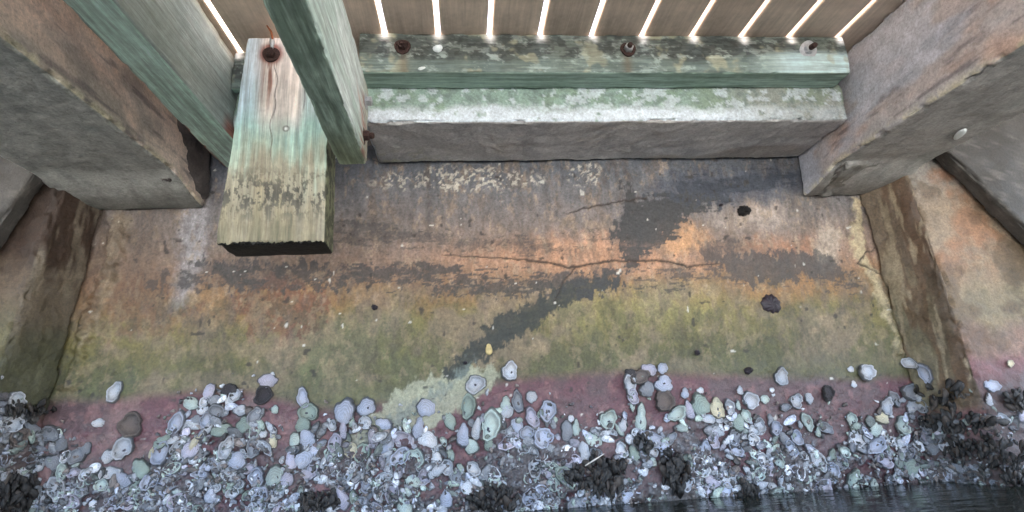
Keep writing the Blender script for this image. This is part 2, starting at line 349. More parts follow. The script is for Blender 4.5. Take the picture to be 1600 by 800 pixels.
    d = np.maximum(d, sstep(0, 5, stroke(x, z, [(1000, 440), (1120, 425), (1330, 440)], [8, 14, 8])-12+fine)*.7)
    d = np.maximum(d, sstep(0, 5, stroke(x, z, [(540, 372), (800, 384), (960, 372)], [16, 14, 10])-16+fine)*.55)
    d = np.maximum(d, sstep(0, 4, stroke(X, Z, [(300, 432), (400, 428), (520, 432), (640, 430)], [20, 26, 20, 10])+cl(rag, 26)*.8)*(1-holes*.5)*.92)
    d = np.maximum(d, sstep(0, 5, stroke(X, Z, [(1110, 400), (1180, 420), (1260, 405), (1330, 425)], [14, 28, 22, 12])+cl(rag, 26)*.8)*.85)
    soft = sstep(-26, 26, stroke(X, Z, [(1250, 272), (1150, 286), (1060, 312), (1000, 350)], [26, 34, 40, 40])+rag*.5); col = mix(col, C(78, 82, 90), soft*.6)
    stain = np.maximum(d, d2)
    col = mix(col, C(44, 49, 45), d2*.95); col = mix(col, dark, d*.93)
    col = mix(col, C(52, 62, 80), sstep(0, 16, blob(X, Z, 1150, 290, 180, 36)+rag)*.5)
    # pale streak foot of the dark run
    pale = sstep(-2, 5, stroke(X, Z, [(770, 585), (705, 612), (640, 642), (590, 664), (540, 700)], [16, 36, 34, 22, 10])+rag*.5)*(1-d2)
    col = mix(col, C(176, 176, 150), pale*.85)
    col = mix(col, C(120, 132, 126), sstep(0, 12, stroke(X, Z, [(740, 560), (690, 605), (640, 645), (590, 690), (560, 740)], [10, 14, 16, 24, 20])+rag*.5)*.7)
    # tide line: red algae, then grey living crust
    zl = zline(x, ALG)+wz*.35
    red = 1-sstep(-.022, .018, z-zl); red = red*(1-pale*.85)
    rc = C(104, 58, 70)*np.ones((len(x), 1)); rc = mix(rc, C(140, 106, 104), sstep(.5, .62, fbm(P0, 12, 41, 5, .65))*(1-sstep(-.6, -.2, x+wx*4))*.8)
    rc = mix(rc, C(92, 72, 76), sstep(.45, .6, fbm(P0, 6, 42, 4))*.7)
    rc = mix(rc, C(150, 104, 104), sstep(.56, .66, n2)*.5)
    col = mix(col, 0, red*0)
    m1 = red[:, None]*.93; col = col*(1-m1)+rc*m1
    zt = zline(x, TOP)
    cr = 1-sstep(-.13, -.02, z-zt+wz); cr *= sstep(.45, .62, fbm(P0, 14, 44, 4))*.9
    col = mix(col, C(58, 54, 56), cr*.9); col = mix(col, C(140, 140, 146), cr*sstep(.56, .64, n3)*.7)
    low = 1-sstep(-.33, -.22, z); col = mix(col, C(44, 42, 38), low*.7)
    # left end is browner and darker, small dark and white specks everywhere
    col = mix(col, C(84, 66, 50), (1-sstep(-.95, -.72, x))*sstep(.2, .32, z)*.45)
    sp = noise(P0, (85, 1, 85), 77)*noise(P0, (33, 1, 33), 78); col = mix(col, C(50, 44, 40), sstep(.66, .74, sp)*(z > 0)*.8)
    sp = noise(P0, (95, 1, 95), 87)*noise(P0, (31, 1, 31), 88); col = mix(col, C(220, 216, 206), sstep(.76, .82, sp)*.8)
    # cracks
    ck = stroke(x+wxs*.5, z+wzs*.5, [(690, 398), (760, 402), (840, 408), (890, 418), (925, 412), (960, 407), (1010, 407), (1040, 408), (1075, 416), (1130, 411)], [.5, .9, 1.2, 1.5, 1.5, 1.4, 1.3, 1.3, 1.2, .3])
    ck = np.maximum(ck, stroke(x+wxs*.5, z+wzs*.5, [(868, 468), (880, 440), (900, 418)], [.2, .8, 1]))
    ck = np.maximum(ck, stroke(x+wxs*.6, z+wzs*.6, [(880, 334), (930, 322), (1010, 308)], [.3, 1.1, 1.1]))
    ck = np.maximum(ck, stroke(x+wxs*.6, z+wzs*.6, [(1340, 412), (1350, 396), (1368, 388)], [1.4, 1.2, .6]))
    ck = np.maximum(ck, stroke(x+wxs*.6, z+wzs*.6, [(1340, 412), (1380, 430), (1392, 440)], [1.2, 1.2, .8]))
    cm = sstep(-1.4, .6, ck); col = mix(col, C(52, 40, 34), cm*.9)
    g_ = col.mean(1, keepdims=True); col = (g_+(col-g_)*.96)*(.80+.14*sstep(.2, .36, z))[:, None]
    return col, dict(crack=cm, stain=stain, crust=cr, agg=agg, rough=red)
# ---------------------------------------------------------------- seawall panel: one dense slab, its face carries the relief
def seawall():
    x0, x1, z0, z1, st = -1.32, 1.40, -.62, .93, .0034
    xs = np.arange(x0, x1+st, st); zs = np.arange(z0, z1+st, st)
    Xg, Zg = np.meshgrid(xs, zs, indexing='ij'); P = np.stack([Xg.ravel(), np.full(Xg.size, WY), Zg.ravel()], 1)
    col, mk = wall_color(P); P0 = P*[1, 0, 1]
    h = (fbm(P0, 6, 61, 5, .5)-.5)*.018+(fbm(P0, 55, 62, 4, .6)-.5)*.0045
    h += mk['agg']*sstep(.45, .7, fbm(P0, 110, 4, 3, .6))*.004 + mk['crust']*fbm(P0, 45, 64, 4, .6)*.016
    h -= mk['crack']*.004; h += mk['stain']*-.0012
    j = stroke(P[:, 0], P[:, 2], [(1335, 315), (1342, 390), (1368, 440), (1405, 550)], [8, 11, 10, 8]); h += sstep(-5, 5, j+(fbm(P0, 50, 68, 4)-.5)*18)*.018*fbm(P0, 45, 66, 4)
    j = stroke(P[:, 0], P[:, 2], [(182, 330), (180, 400), (140, 500), (110, 600)], [16, 12, 9, 8]); h += sstep(-5, 6, j+(fbm(P0, 50, 69, 4)-.5)*24)*.024*fbm(P0, 45, 67, 4)
    P[:, 1] -= h; mk_st = np.concatenate([mk['stain'], np.zeros(4)])
    nx, nz = Xg.shape; idx = np.arange(nx*nz).reshape(nx, nz)
    Q = np.stack([idx[:-1, :-1], idx[1:, :-1], idx[1:, 1:], idx[:-1, 1:]], -1).reshape(-1, 4)
    # back face and rim close the slab (0.14 m thick)
    b0 = len(P); B = np.array([(x0, 1.74, z0), (x1, 1.74, z0), (x1, 1.74, z1), (x0, 1.74, z1)])
    P = np.vstack([P, B]); col = np.vstack([col, np.tile(C(120, 116, 110), (4, 1))])
    quads = [(b0+3, b0+2, b0+1, b0)]
    tri = []
    for edge, a, b in ((idx[:, 0], b0, b0+1), (idx[::-1, -1], b0+2, b0+3), (idx[-1, :], b0+1, b0+2), (idx[0, ::-1], b0+3, b0)):
        h_ = len(edge)//2
        for i in range(len(edge)-1): tri.append((edge[i+1], edge[i], a if i < h_ else b, a if i < h_ else b))
        quads.append((edge[h_], a, b, b))
    allq = np.vstack([Q, np.array([quads[0]])])
    # rim as triangles in a python list would be slow: append degenerate-free triangles separately
    o = None
    me = bpy.data.meshes.new('seawall_panel')
    T = np.array([t[:3] for t in tri]+[q[:3] for q in quads[1:]])
    nv = len(P); c = np.array([0, WY, 0])
    me.vertices.add(nv); me.vertices.foreach_set('co', (P-c).astype(np.float32).ravel())
    li = np.concatenate([allq.ravel(), T.ravel()]).astype(np.int32); me.loops.add(len(li)); me.loops.foreach_set('vertex_index', li)
    npz = len(allq)+len(T); me.polygons.add(npz)
    ls = np.concatenate([np.arange(len(allq))*4, len(allq)*4+np.arange(len(T))*3]).astype(np.int32)
    me.polygons.foreach_set('loop_start', ls); me.polygons.foreach_set('loop_total', np.concatenate([np.full(len(allq), 4), np.full(len(T), 3)]).astype(np.int32))
    wet = (1-sstep(-.05, .12, P[:, 2]))*.75+mk_st*.15
    me.update(calc_edges=True); me.validate(); me.materials.append(M_WALL)
    sm = np.ones(len(me.polygons), bool); sm[len(allq)-1:] = False; me.polygons.foreach_set('use_smooth', sm)
    a = me.color_attributes.new('Col', 'FLOAT_COLOR', 'POINT'); a.data.foreach_set('color', np.hstack([np.clip(col, 0, 1), np.clip(1-wet, 0, 1)[:, None]]).astype(np.float32).ravel())
    o = bpy.data.objects.new('seawall_panel', me); sc.collection.objects.link(o); o.location = c
    tag(o, 'stained concrete seawall panel with dark streaks, green and dark red tide bands', 'seawall')
seawall()
# ---------------------------------------------------------------- king piles at both ends of the panel
def xat(px, py, Y): return onY(px, py, Y)[0]
PY = 1.47
def edge_x(pa, pb, Y, z):
    a, b = onY(*pa, Y), onY(*pb, Y); return a[0]+(b[0]-a[0])*(z-a[2])/(b[2]-a[2])
def lowband(P, col, zr, dark=1., seed=0):
    P = np.asarray(P); wz = (fbm(P, 14, seed+9, 4)-.5)*.06
    red = 1-sstep(-.03, .02, P[:, 2]-zr+wz); col = mix(col, C(118*dark, 80*dark, 84*dark), red*.85)
    cr = 1-sstep(-.12, -.02, P[:, 2]-zr+wz); n = fbm(P, 45, seed+4, 4)
    col = mix(col, C(62, 56, 54), cr*.8); return mix(col, C(120, 118, 120), cr*sstep(.56, .64, n)*.5)
def pile_r_col(P, fid, U):
    n = fbm(P, 9, 51, 5, .6); n2 = fbm(P, 45, 52, 4, .6); z = P[:, 2]; x = P[:, 0]; v = fbm(P, (45, 45, 5), 53, 3)
    front = C(158, 138, 116)*np.ones((len(P), 1))
    front = mix(front, C(146, 140, 132), sstep(.48, .62, z)); front = mix(front, C(148, 106, 78), sstep(.45, .6, n)*sstep(.2, .35, z)*.8)
    front = mix(front, C(128, 116, 86), (1-sstep(.18, .38, z+(n-.5)*.3))*.7); front = mix(front, C(150, 112, 104), (1-sstep(.08, .18, z+(n-.5)*.2))*.6)
    front = mix(front, C(96, 74, 54), sstep(.54, .62, fbm(P, 11, 54, 4))*.6)
    side = C(128, 112, 94)*np.ones((len(P), 1)); side = mix(side, C(112, 110, 80), (1-sstep(.2, .38, z))*.5)
    yy = P[:, 1]; side = mix(side, C(78, 58, 42), (1-sstep(PY+.0, PY+.10, yy+(n2-.5)*.10+(v-.5)*.1))*(1-sstep(.5, .6, z))*.85)
    side = mix(side, C(92, 66, 46), sstep(.5, .6, v)*.7); side = mix(side, C(164, 148, 122), sstep(.56, .66, fbm(P, (60, 60, 8), 59, 4))*.7)
    isf = (fid == 2)
    col = np.where(isf[:, None], front, side)*.80*(1+(n-.5)*.6+(v-.5)*.4)[:, None]
    return lowband(P, col, np.where(isf, .04, -.10), 1, 5)
def pile_l_col(P, fid, U):
    n = fbm(P, 9, 71, 5, .6); n2 = fbm(P, 45, 72, 4, .6); z = P[:, 2]; v = fbm(P, (45, 45, 5), 73, 3)
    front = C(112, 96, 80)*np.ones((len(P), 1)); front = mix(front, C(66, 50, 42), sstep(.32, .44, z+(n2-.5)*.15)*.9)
    front = mix(front, C(108, 104, 72), (1-sstep(.2, .34, z))*.8); front = mix(front, C(74, 80, 44), (1-sstep(.1, .2, z+(n-.5)*.2))*.7)
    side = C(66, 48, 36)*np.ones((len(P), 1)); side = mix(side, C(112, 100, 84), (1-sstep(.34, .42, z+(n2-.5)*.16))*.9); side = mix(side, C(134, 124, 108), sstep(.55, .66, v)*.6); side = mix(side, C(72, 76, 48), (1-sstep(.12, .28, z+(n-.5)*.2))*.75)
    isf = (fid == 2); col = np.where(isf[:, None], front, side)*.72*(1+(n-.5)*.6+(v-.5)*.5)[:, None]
    return lowband(P, col, np.where(isf, -.02, .02), .85, 8)
def pile(name, sgn, colfn, label):
    cor = np.zeros((2, 2, 2, 3))
    for k, z in enumerate((-.62, .93)):
        if sgn > 0:
            xf = edge_x((1419, 275), (1525, 600), PY, z); xb = edge_x((1345, 310), (1413, 550), WY-.012, z)
            cor[0, 0, k] = (xf, PY, z); cor[1, 0, k] = (2.9, PY, z); cor[0, 1, k] = (xb, WY+.004, z); cor[1, 1, k] = (2.9, WY+.01, z)
        else:
            xf = edge_x((92, 300), (0, 570), PY, z); xb = edge_x((160, 330), (85, 600), WY-.012, z)
            cor[1, 0, k] = (xf, PY, z); cor[0, 0, k] = (-2.9, PY, z); cor[1, 1, k] = (xb, WY+.004, z); cor[0, 1, k] = (-2.9, WY+.01, z)
    def extra(Pd, Pw, Pn):
        cr = 1-sstep(-.15, .05, Pw[:, 2]); return Pd+Pn*(cr*fbm(Pw, 40, 90, 4)*.014)[:, None]
    o = hexbox(name, cor, (230, 40, 260), .016, .011, colfn, M_WALL, seed=31, chip=.01, extra=extra)
    tag(o, label, 'pile')
pile('concrete_pile', 1, pile_r_col, 'tan concrete wall pile right of the seawall panel, warm brown with pinkish foot')
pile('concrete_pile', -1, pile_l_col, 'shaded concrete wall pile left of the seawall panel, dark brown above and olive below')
# ---------------------------------------------------------------- concrete beams under the deck
def beam_cols(base, warm, pale, under, seed, side_face):
    def f(P, fid, U):
        n = fbm(P, (9, 5, 9), seed, 5, .6); n2 = fbm(P, 40, seed+1, 4, .6); hs = fbm(P, (40, 6, 40), seed+2, 4, .6)
        col = np.ones((len(P), 1))*base; col = mix(col, warm, sstep(.46, .6, n)*.8); col = mix(col, pale, sstep(.5, .66, fbm(P, (7, 4, 7), seed+3, 4))*.7)
        col = mix(col, C(84, 78, 84), sstep(.56, .68, hs)*.6)
        col = mix(col, C(184, 188, 200), side_face*sstep(.5, .64, fbm(P, (9, 5, 9), seed+7, 5)+.12*np.exp(-((P[:, 1]-1.15)/.2)**2))*.7); edge = 1-sstep(.0, .10, U[:, 2]+(n2-.5)*.1); col = mix(col, C(196, 188, 160), edge*sstep(.42, .55, n2)*.8)
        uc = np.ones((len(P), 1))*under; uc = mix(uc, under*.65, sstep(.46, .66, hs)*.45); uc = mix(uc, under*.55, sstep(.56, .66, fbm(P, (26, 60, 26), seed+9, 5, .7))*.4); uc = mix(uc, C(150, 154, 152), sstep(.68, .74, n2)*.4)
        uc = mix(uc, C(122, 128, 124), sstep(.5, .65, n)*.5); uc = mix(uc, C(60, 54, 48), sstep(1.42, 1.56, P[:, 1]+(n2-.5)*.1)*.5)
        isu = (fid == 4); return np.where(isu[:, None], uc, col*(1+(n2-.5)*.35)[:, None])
    return f
# right beam: inner face leans, lower edge at z .62
def corners(xb0, xb1, xt0, xt1, y0, y1, zb, zt):
    return [[[(xb0, y, zb), (xt0, y, zt)] for y in (y0, y1)], [[(xb1, y, zb), (xt1, y, zt)] for y in (y0, y1)]]
def sag(Pd, Pw, Pn):                                     # the underside drops towards the wall
    s = sstep(1.38, 1.59, Pw[:, 1])*(1-sstep(.64, .74, Pw[:, 2]))*.038; Pd = Pd.copy(); Pd[:, 2] -= s; return Pd
YB = -.7
o = hexbox('concrete_beam', corners(1.118, 1.415, 1.145, 1.45, YB, 1.598, .62, ZD-.004), (70, 420, 70), .012, .0032,
           beam_cols(C(176, 166, 164), C(188, 158, 142), C(176, 174, 176), C(164, 160, 156), 101, 1), M_CON, seed=13, chip=.012, extra=sag)
tag(o, 'weathered concrete deck beam at the right with pinkish side and pale chipped lower edge', 'beam')
o = hexbox('concrete_beam', corners(-1.11, -.752, -1.2, -.80, YB, 1.598, .62, ZD-.004), (70, 420, 70), .012, .0032,
           beam_cols(C(222, 204, 190), C(214, 188, 170), C(132, 128, 122), C(168, 168, 162), 131, 0), M_CON, seed=17, chip=.012, extra=sag)
tag(o, 'shaded concrete deck beam at the left beside the green timber stringer', 'beam')
# beam ends cast against the wall (haunches)
def hc(c1, c2, seed):
    def f(P, fid, U):
        n = fbm(P, 14, seed, 5, .6); n2 = fbm(P, 60, seed+1, 4); col = np.ones((len(P), 1))*c1; return mix(col, c2, sstep(.42, .6, n))*(1+(n2-.5)*.5)[:, None]
    return f
hr = [[[(1.126, 1.40, .60), (1.148, 1.40, .93)], [(1.165, 1.597, .572), (1.108, 1.597, .93)]], [[(1.30, 1.40, .635), (1.30, 1.40, .93)], [(1.30, 1.597, .59), (1.30, 1.597, .93)]]]
o = hexbox('beam_haunch', hr, (40, 40, 50), .014, .010, hc(C(128, 126, 122), C(96, 92, 86), 151), M_CON, seed=19, chip=.012)
tag(o, 'rough grey cast haunch joining the right concrete beam to the seawall', 'haunch')
hl = [[[(-.90, 1.42, .64), (-.90, 1.42, .93)], [(-.90, 1.597, .60), (-.90, 1.597, .93)]], [[(-.775, 1.42, .602), (-.775, 1.42, .80)], [(-.742, 1.597, .602), (-.742, 1.597, .84)]]]
o = hexbox('beam_haunch', hl, (40, 40, 50), .018, .012, hc(C(92, 84, 82), C(74, 68, 66), 161), M_CON, seed=23, chip=.014)
tag(o, 'dark rounded concrete haunch where the left beam meets the seawall', 'haunch')
# ---------------------------------------------------------------- leaning piles at the frame's edges
def leaning(sgn, label):
    def cf(P, fid, U):
        n = fbm(P, 8, 171, 5, .6); n2 = fbm(P, 50, 172, 4); col = np.ones((len(P), 1))*C(72, 69, 66); col = mix(col, C(56, 53, 50), sstep(.42, .6, n)); col = mix(col, C(100, 96, 90), sstep(.6, .7, n2)*.5)
        return lowband(P, col*(1+(n2-.5)*.4)[:, None], .03, .8, 3)
    Yf, Yb = 1.405, 1.462
    if sgn > 0: a, b = onY(1482, 236, Yf), onY(1600, 352, Yf)
    else: a, b = onY(54, 266, Yf), onY(0, 345, Yf)
    k = (b[0]-a[0])/(b[2]-a[2]); zb, zt = -.62, .925
    xa = lambda z: a[0]+k*(z-a[2]); wd = 1.1*sgn
    cor = np.zeros((2, 2, 2, 3))
    for kk, z in enumerate((zb, zt)):
        l, r = sorted((xa(z), xa(z)+wd))
        cor[0, 0, kk] = (l, Yf, z); cor[1, 0, kk] = (r, Yf, z); cor[0, 1, kk] = (l, Yb, z); cor[1, 1, kk] = (r, Yb, z)
    o = hexbox('batter_pile', cor, (60, 40, 160), .012, .006, cf, M_CON, seed=29, chip=.01); tag(o, label, 'pile')
leaning(1, 'dark concrete pile leaning outwards beyond the right beam'); leaning(-1, 'dark concrete pile leaning outwards beyond the left beam')
# ---------------------------------------------------------------- lintel, ledger, stringers, hanging block
def lintel_col(P, fid, U):
    n = fbm(P, (10, 10, 14), 201, 5, .62); n2 = fbm(P, 42, 202, 5, .65); x, z = P[:, 0], P[:, 2]
    fr = np.ones((len(P), 1))*C(142, 164, 152); fr = mix(fr, C(150, 148, 140), sstep(.55, .95, x)*.8); fr = mix(fr, C(128, 148, 122), sstep(.5, .62, n)*.5); fr = mix(fr, C(112, 126, 122), sstep(.5, .6, fbm(P, 70, 207, 4, .65))*.6)
    wh = (1-sstep(.742, .775, z+(n-.5)*.06+(n2-.5)*.03))*(1-.55*sstep(.7, .95, x)); wh = np.maximum(wh*.95, sstep(.56, .61, n2+(n-.5)*.5-sstep(.6, 1, x)*.06)*.6)
    fr = mix(fr, C(212, 220, 228), wh*sstep(.34, .5, n2+wh*.12))
    un = np.ones((len(P), 1))*C(178, 176, 176); un = mix(un, C(150, 149, 152), sstep(.45, .62, n)*.7); un = mix(un, C(150, 138, 126), sstep(.5, .65, fbm(P, (4, 12, 4), 205, 3))*.5)
    un = mix(un, C(170, 168, 150), (1-sstep(-.2, .05, x))*sstep(.5, .62, n2)*sstep(1.45, 1.55, P[:, 1])*.8)
    return np.where((fid == 4)[:, None], un, fr)
YL, YF, ZB, ZL = 1.332, 1.252, .717, .817
o = hexbox('lintel', boxc(-.250, 1.122, YL, 1.588, ZB, ZL+.11), (330, 50, 50), .010, .0055, lintel_col, M_CON, seed=41, chip=.012)
tag(o, 'grey concrete lintel with white crusted front edge spanning under the long green ledger', 'lintel')
o = hexbox('lintel', boxc(-.598, -.378, YL+.036, 1.588, ZB+.01, ZL+.11), (50, 40, 40), .010, .0055, lintel_col, M_CON, seed=43, chip=.01)
tag(o, 'short concrete lintel end behind the hanging timber post', 'lintel')
def ledger_col(P, fid, U):
    n = fbm(P, (6, 10, 14), 211, 5, .62); n2 = fbm(P, (30, 60, 60), 212, 5, .65); x, z = P[:, 0], P[:, 2]
    fr = np.ones((len(P), 1))*C(88, 98, 90); fr = mix(fr, C(56, 64, 60), sstep(.42, .54, n)*.9); fr = mix(fr, C(150, 164, 156), sstep(.54, .62, n2)*.75); fr = mix(fr, C(40, 44, 42), sstep(.5, .58, fbm(P, (50, 90, 90), 217, 4, .7))*.75)
    fr = mix(fr, C(112, 134, 126), (1-sstep(.845, .875, z+(n-.5)*.05))*.5); fr = mix(fr, C(168, 196, 196), sstep(.78, .95, x)*(1-sstep(.86, .89, z+(n-.5)*.04))*.85)
    fr = mix(fr, C(60, 62, 56), sstep(.54, .64, n2)*sstep(.86, .89, z)*.6); fr = mix(fr, C(150, 148, 116), sstep(.6, .7, fbm(P, 20, 214, 4))*.5)
    un = np.ones((len(P), 1))*C(124, 150, 136); un = mix(un, C(92, 116, 102), sstep(.45, .6, fbm(P, (5, 60, 30), 215, 4))*.8)
    # light spill painted below the gaps, run-off marks below the bolts
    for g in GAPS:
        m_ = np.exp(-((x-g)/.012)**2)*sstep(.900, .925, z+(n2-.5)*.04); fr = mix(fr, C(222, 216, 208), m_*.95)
    for bx in (-.135, .456): fr = mix(fr, C(96, 84, 64), np.exp(-((x-bx)/.012)**2)*(1-sstep(.86, .89, z))*.7)
    return np.where((fid == 4)[:, None], un, fr)
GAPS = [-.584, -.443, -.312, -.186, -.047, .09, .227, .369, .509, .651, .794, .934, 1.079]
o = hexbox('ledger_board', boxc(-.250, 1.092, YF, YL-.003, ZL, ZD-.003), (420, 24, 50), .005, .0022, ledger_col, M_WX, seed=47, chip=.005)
tag(o, 'long green mossy timber ledger bolted over the concrete lintel under the light gaps', 'ledger')
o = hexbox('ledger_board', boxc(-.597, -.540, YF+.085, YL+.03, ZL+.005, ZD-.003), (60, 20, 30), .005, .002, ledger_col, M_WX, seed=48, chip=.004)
tag(o, 'short green ledger end showing left of the hanging timber post top', 'ledger')
def s2_col(P, fid, U):
    n = fbm(P, (20, 3, 20), 221, 5, .62); n2 = fbm(P, (90, 8, 90), 222, 4, .6)
    un = np.ones((len(P), 1))*C(122, 146, 130); un = mix(un, C(84, 106, 90), sstep(.42, .58, n2)*.8); un = mix(un, C(120, 124, 84), sstep(1.0, 1.22, P[:, 1])*.6)
    sd_ = np.ones((len(P), 1))*C(186, 198, 194); sd_ = mix(sd_, C(146, 170, 158), sstep(.45, .6, n)*.8); sd_ = mix(sd_, C(128, 126, 92), sstep(1.1, 1.22, P[:, 1])*.6)
    for by, bz in BOLT_S: 
        m_ = np.exp(-((P[:, 1]-by+.01)/.05)**2-((P[:, 2]-bz+.03)/.05)**2); sd_ = mix(sd_, C(128, 66, 38), m_*sstep(.45, .55, n2)*.9)
    sd_ = mix(sd_, C(164, 88, 52), np.exp(-((P[:, 1]-1.15)/.06)**2-((P[:, 2]-.64-(1.15-P[:, 1])*.5)/.010)**2)*.85)
    out = np.where((fid == 4)[:, None], un, sd_); return np.where((fid == 0)[:, None], un, out)
pb1, pb2 = onX(571, 158, -.221), onX(567, 212, -.222)
BOLT_S = [(pb1[1], pb1[2]), (pb2[1], pb2[2])]
def sk(xa0, xa1, xb0, xb1, y0, y1, z0, z1):
    return [[[(xa0, y0, z0), (xa0, y0, z1)], [(xb0, y1, z0), (xb0, y1, z1)]], [[(xa1, y0, z0), (xa1, y0, z1)], [(xb1, y1, z0), (xb1, y1, z1)]]]
o = hexbox('timber_stringer', sk(-.226, -.172, -.290, -.222, -.7, 1.243, .557, .757), (24, 420, 50), .006, .0025, s2_col, M_WY, seed=51, chip=.004)
tag(o, 'narrow weathered green timber stringer ending beside two bolts at the seawall', 'stringer')
def s1_col(P, fid, U):
    n = fbm(P, (16, 3, 16), 231, 5, .62); n2 = fbm(P, (80, 8, 80), 232, 4, .6)
    un = np.ones((len(P), 1))*C(178, 208, 194); un = mix(un, C(146, 178, 162), sstep(.45, .6, n2)*.7); un = mix(un, C(44, 74, 52), (1-sstep(.0, .14, U[:, 0]+(n-.5)*.16))*(1-sstep(1.15, 1.4, P[:, 1]))*.9)
    un = mix(un, C(150, 84, 52), (1-sstep(.0, .2, U[:, 0]+(n2-.5)*.4))*sstep(1.40, 1.5, P[:, 1])*.9)
    sd_ = np.ones((len(P), 1))*C(172, 182, 178); sd_ = mix(sd_, C(148, 164, 160), sstep(.45, .6, n)*.8); sd_ = mix(sd_, C(150, 66, 34), sstep(1.31, 1.36, P[:, 1])*(1-sstep(.72, .77, P[:, 2]))*.9)
    return np.where((fid == 4)[:, None], un, sd_)
o = hexbox('timber_stringer', sk(-.632, -.572, -.708, -.606, -.7, 1.586, .706, ZD-.003), (30, 420, 50), .006, .0025, s1_col, M_WY, seed=53, chip=.004)
tag(o, 'wide pale teal timber stringer between the left concrete beam and the hanging post', 'stringer')
# hanging block, notched around the stringer
def block():
    root = empty('timber_post', (-.45, 1.25, .372))
    tag(root, 'short thick weathered timber post hanging below the deck, its sawn bottom end black', 'post')
    def cf(P, fid, U):
        P = P+np.array([-.45, 1.25, .372]); x, z = P[:, 0], P[:, 2]
        n = fbm(P, (40, 20, 5), 241, 5, .62); n2 = fbm(P, 60, 242, 4, .6); n3 = fbm(P, (120, 60, 10), 243, 3)
        zz = z+(n-.5)*.22+(fbm(P, 9, 250, 3)-.5)*.16
        hs = [.36, .42, .47, .53, .58, .66, .74, .82, .92]; cs = [C(96, 90, 64), C(122, 112, 84), C(122, 114, 92), C(132, 128, 106), C(138, 156, 138), C(128, 168, 158), C(160, 180, 182), C(180, 184, 190), C(190, 184, 182)]
        col = np.stack([np.interp(zz, hs, [c[k] for c in cs]) for k in range(3)], 1)
        col = mix(col, C(146, 176, 196), (1-sstep(-.52, -.48, x))*sstep(.62, .75, z)*.6); col = mix(col, C(206, 190, 178), sstep(-.5, -.47, x)*(1-sstep(-.40, -.37, x))*sstep(.62, .72, z)*.8)
        col = mix(col, C(52, 52, 46), np.exp(-((z-.49)/.06)**2)*sstep(.50, .56, fbm(P, (170, 170, 60), 249, 4, .7)*.6+n2*.4+np.exp(-((x+.44)/.07)**2)*.04)*.9)
        kx = x+.452+.004*np.sin(z*31)+.003*np.sin(z*77); col = mix(col, C(70, 58, 48), np.exp(-(kx/.0012)**2)*sstep(.56, .6, z)*(1-sstep(.86, .88, z))*.9)
        kq = onY(447, 201, 1.25); kr = np.hypot(x-kq[0], z-kq[2]); col = mix(col, C(90, 84, 80), np.exp(-((kr-.0065)/.0022)**2)*.9); col = mix(col, C(214, 214, 214), np.exp(-(kr/.004)**2)*.8)
        col = mix(col, C(70, 56, 46), np.exp(-((x+.382+.003*np.sin(z*40))/.0012)**2)*sstep(.7, .72, z)*.8)
        b = onY(424, 84, 1.25); dx = x-b[0]
        run = np.exp(-(dx/(.02+.0*z))**2)*sstep(.66, .80, z)*(1-sstep(b[2]+.02, b[2]+.03, z)); col = mix(col, C(122, 66, 40), run*sstep(.40, .54, n3)*.95)
        ring = np.exp(-((np.hypot(dx, z-b[2])-.022)/.009)**2); col = mix(col, C(130, 62, 44), ring*.9)
        col = col*(1+(n3-.5)*.4)[:, None]
        side = mix(np.ones((len(P), 1))*C(104, 108, 78), C(40, 44, 34), sstep(.45, .56, n2)*.8)
        col = np.where((fid == 1)[:, None], side, col)
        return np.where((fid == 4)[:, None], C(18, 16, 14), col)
    dx, dy, dz = .45, -1.25, -.372
    # the post: lower full-width part, upper part narrower beside the stringer
    def loc(c): return (np.array(c)+np.array([dx, dy, dz])).tolist()
    low = [[[(-.562, 1.25, .372), (-.527, 1.25, .914)], [(-.562, 1.362, .368), (-.527, 1.362, .914)]], [[(-.318, 1.25, .372), (-.322, 1.25, .922)], [(-.325, 1.362, .368), (-.325, 1.362, .922)]]]
    fr = lambda Pd, Pw, Pn: Pd-np.stack([Pw[:, 0]*0, Pw[:, 1]*0, ((1-sstep(.0, .012, Pw[:, 2]))*(Pw[:, 1] < .012)*(noise(Pw, (330, 330, 1), 5)**2)*.007)], 1)
    hexbox('post_shaft', loc(low), (110, 40, 240), .004, .0028, cf, M_WZ, root, seed=57, chip=.003, extra=fr)
block()
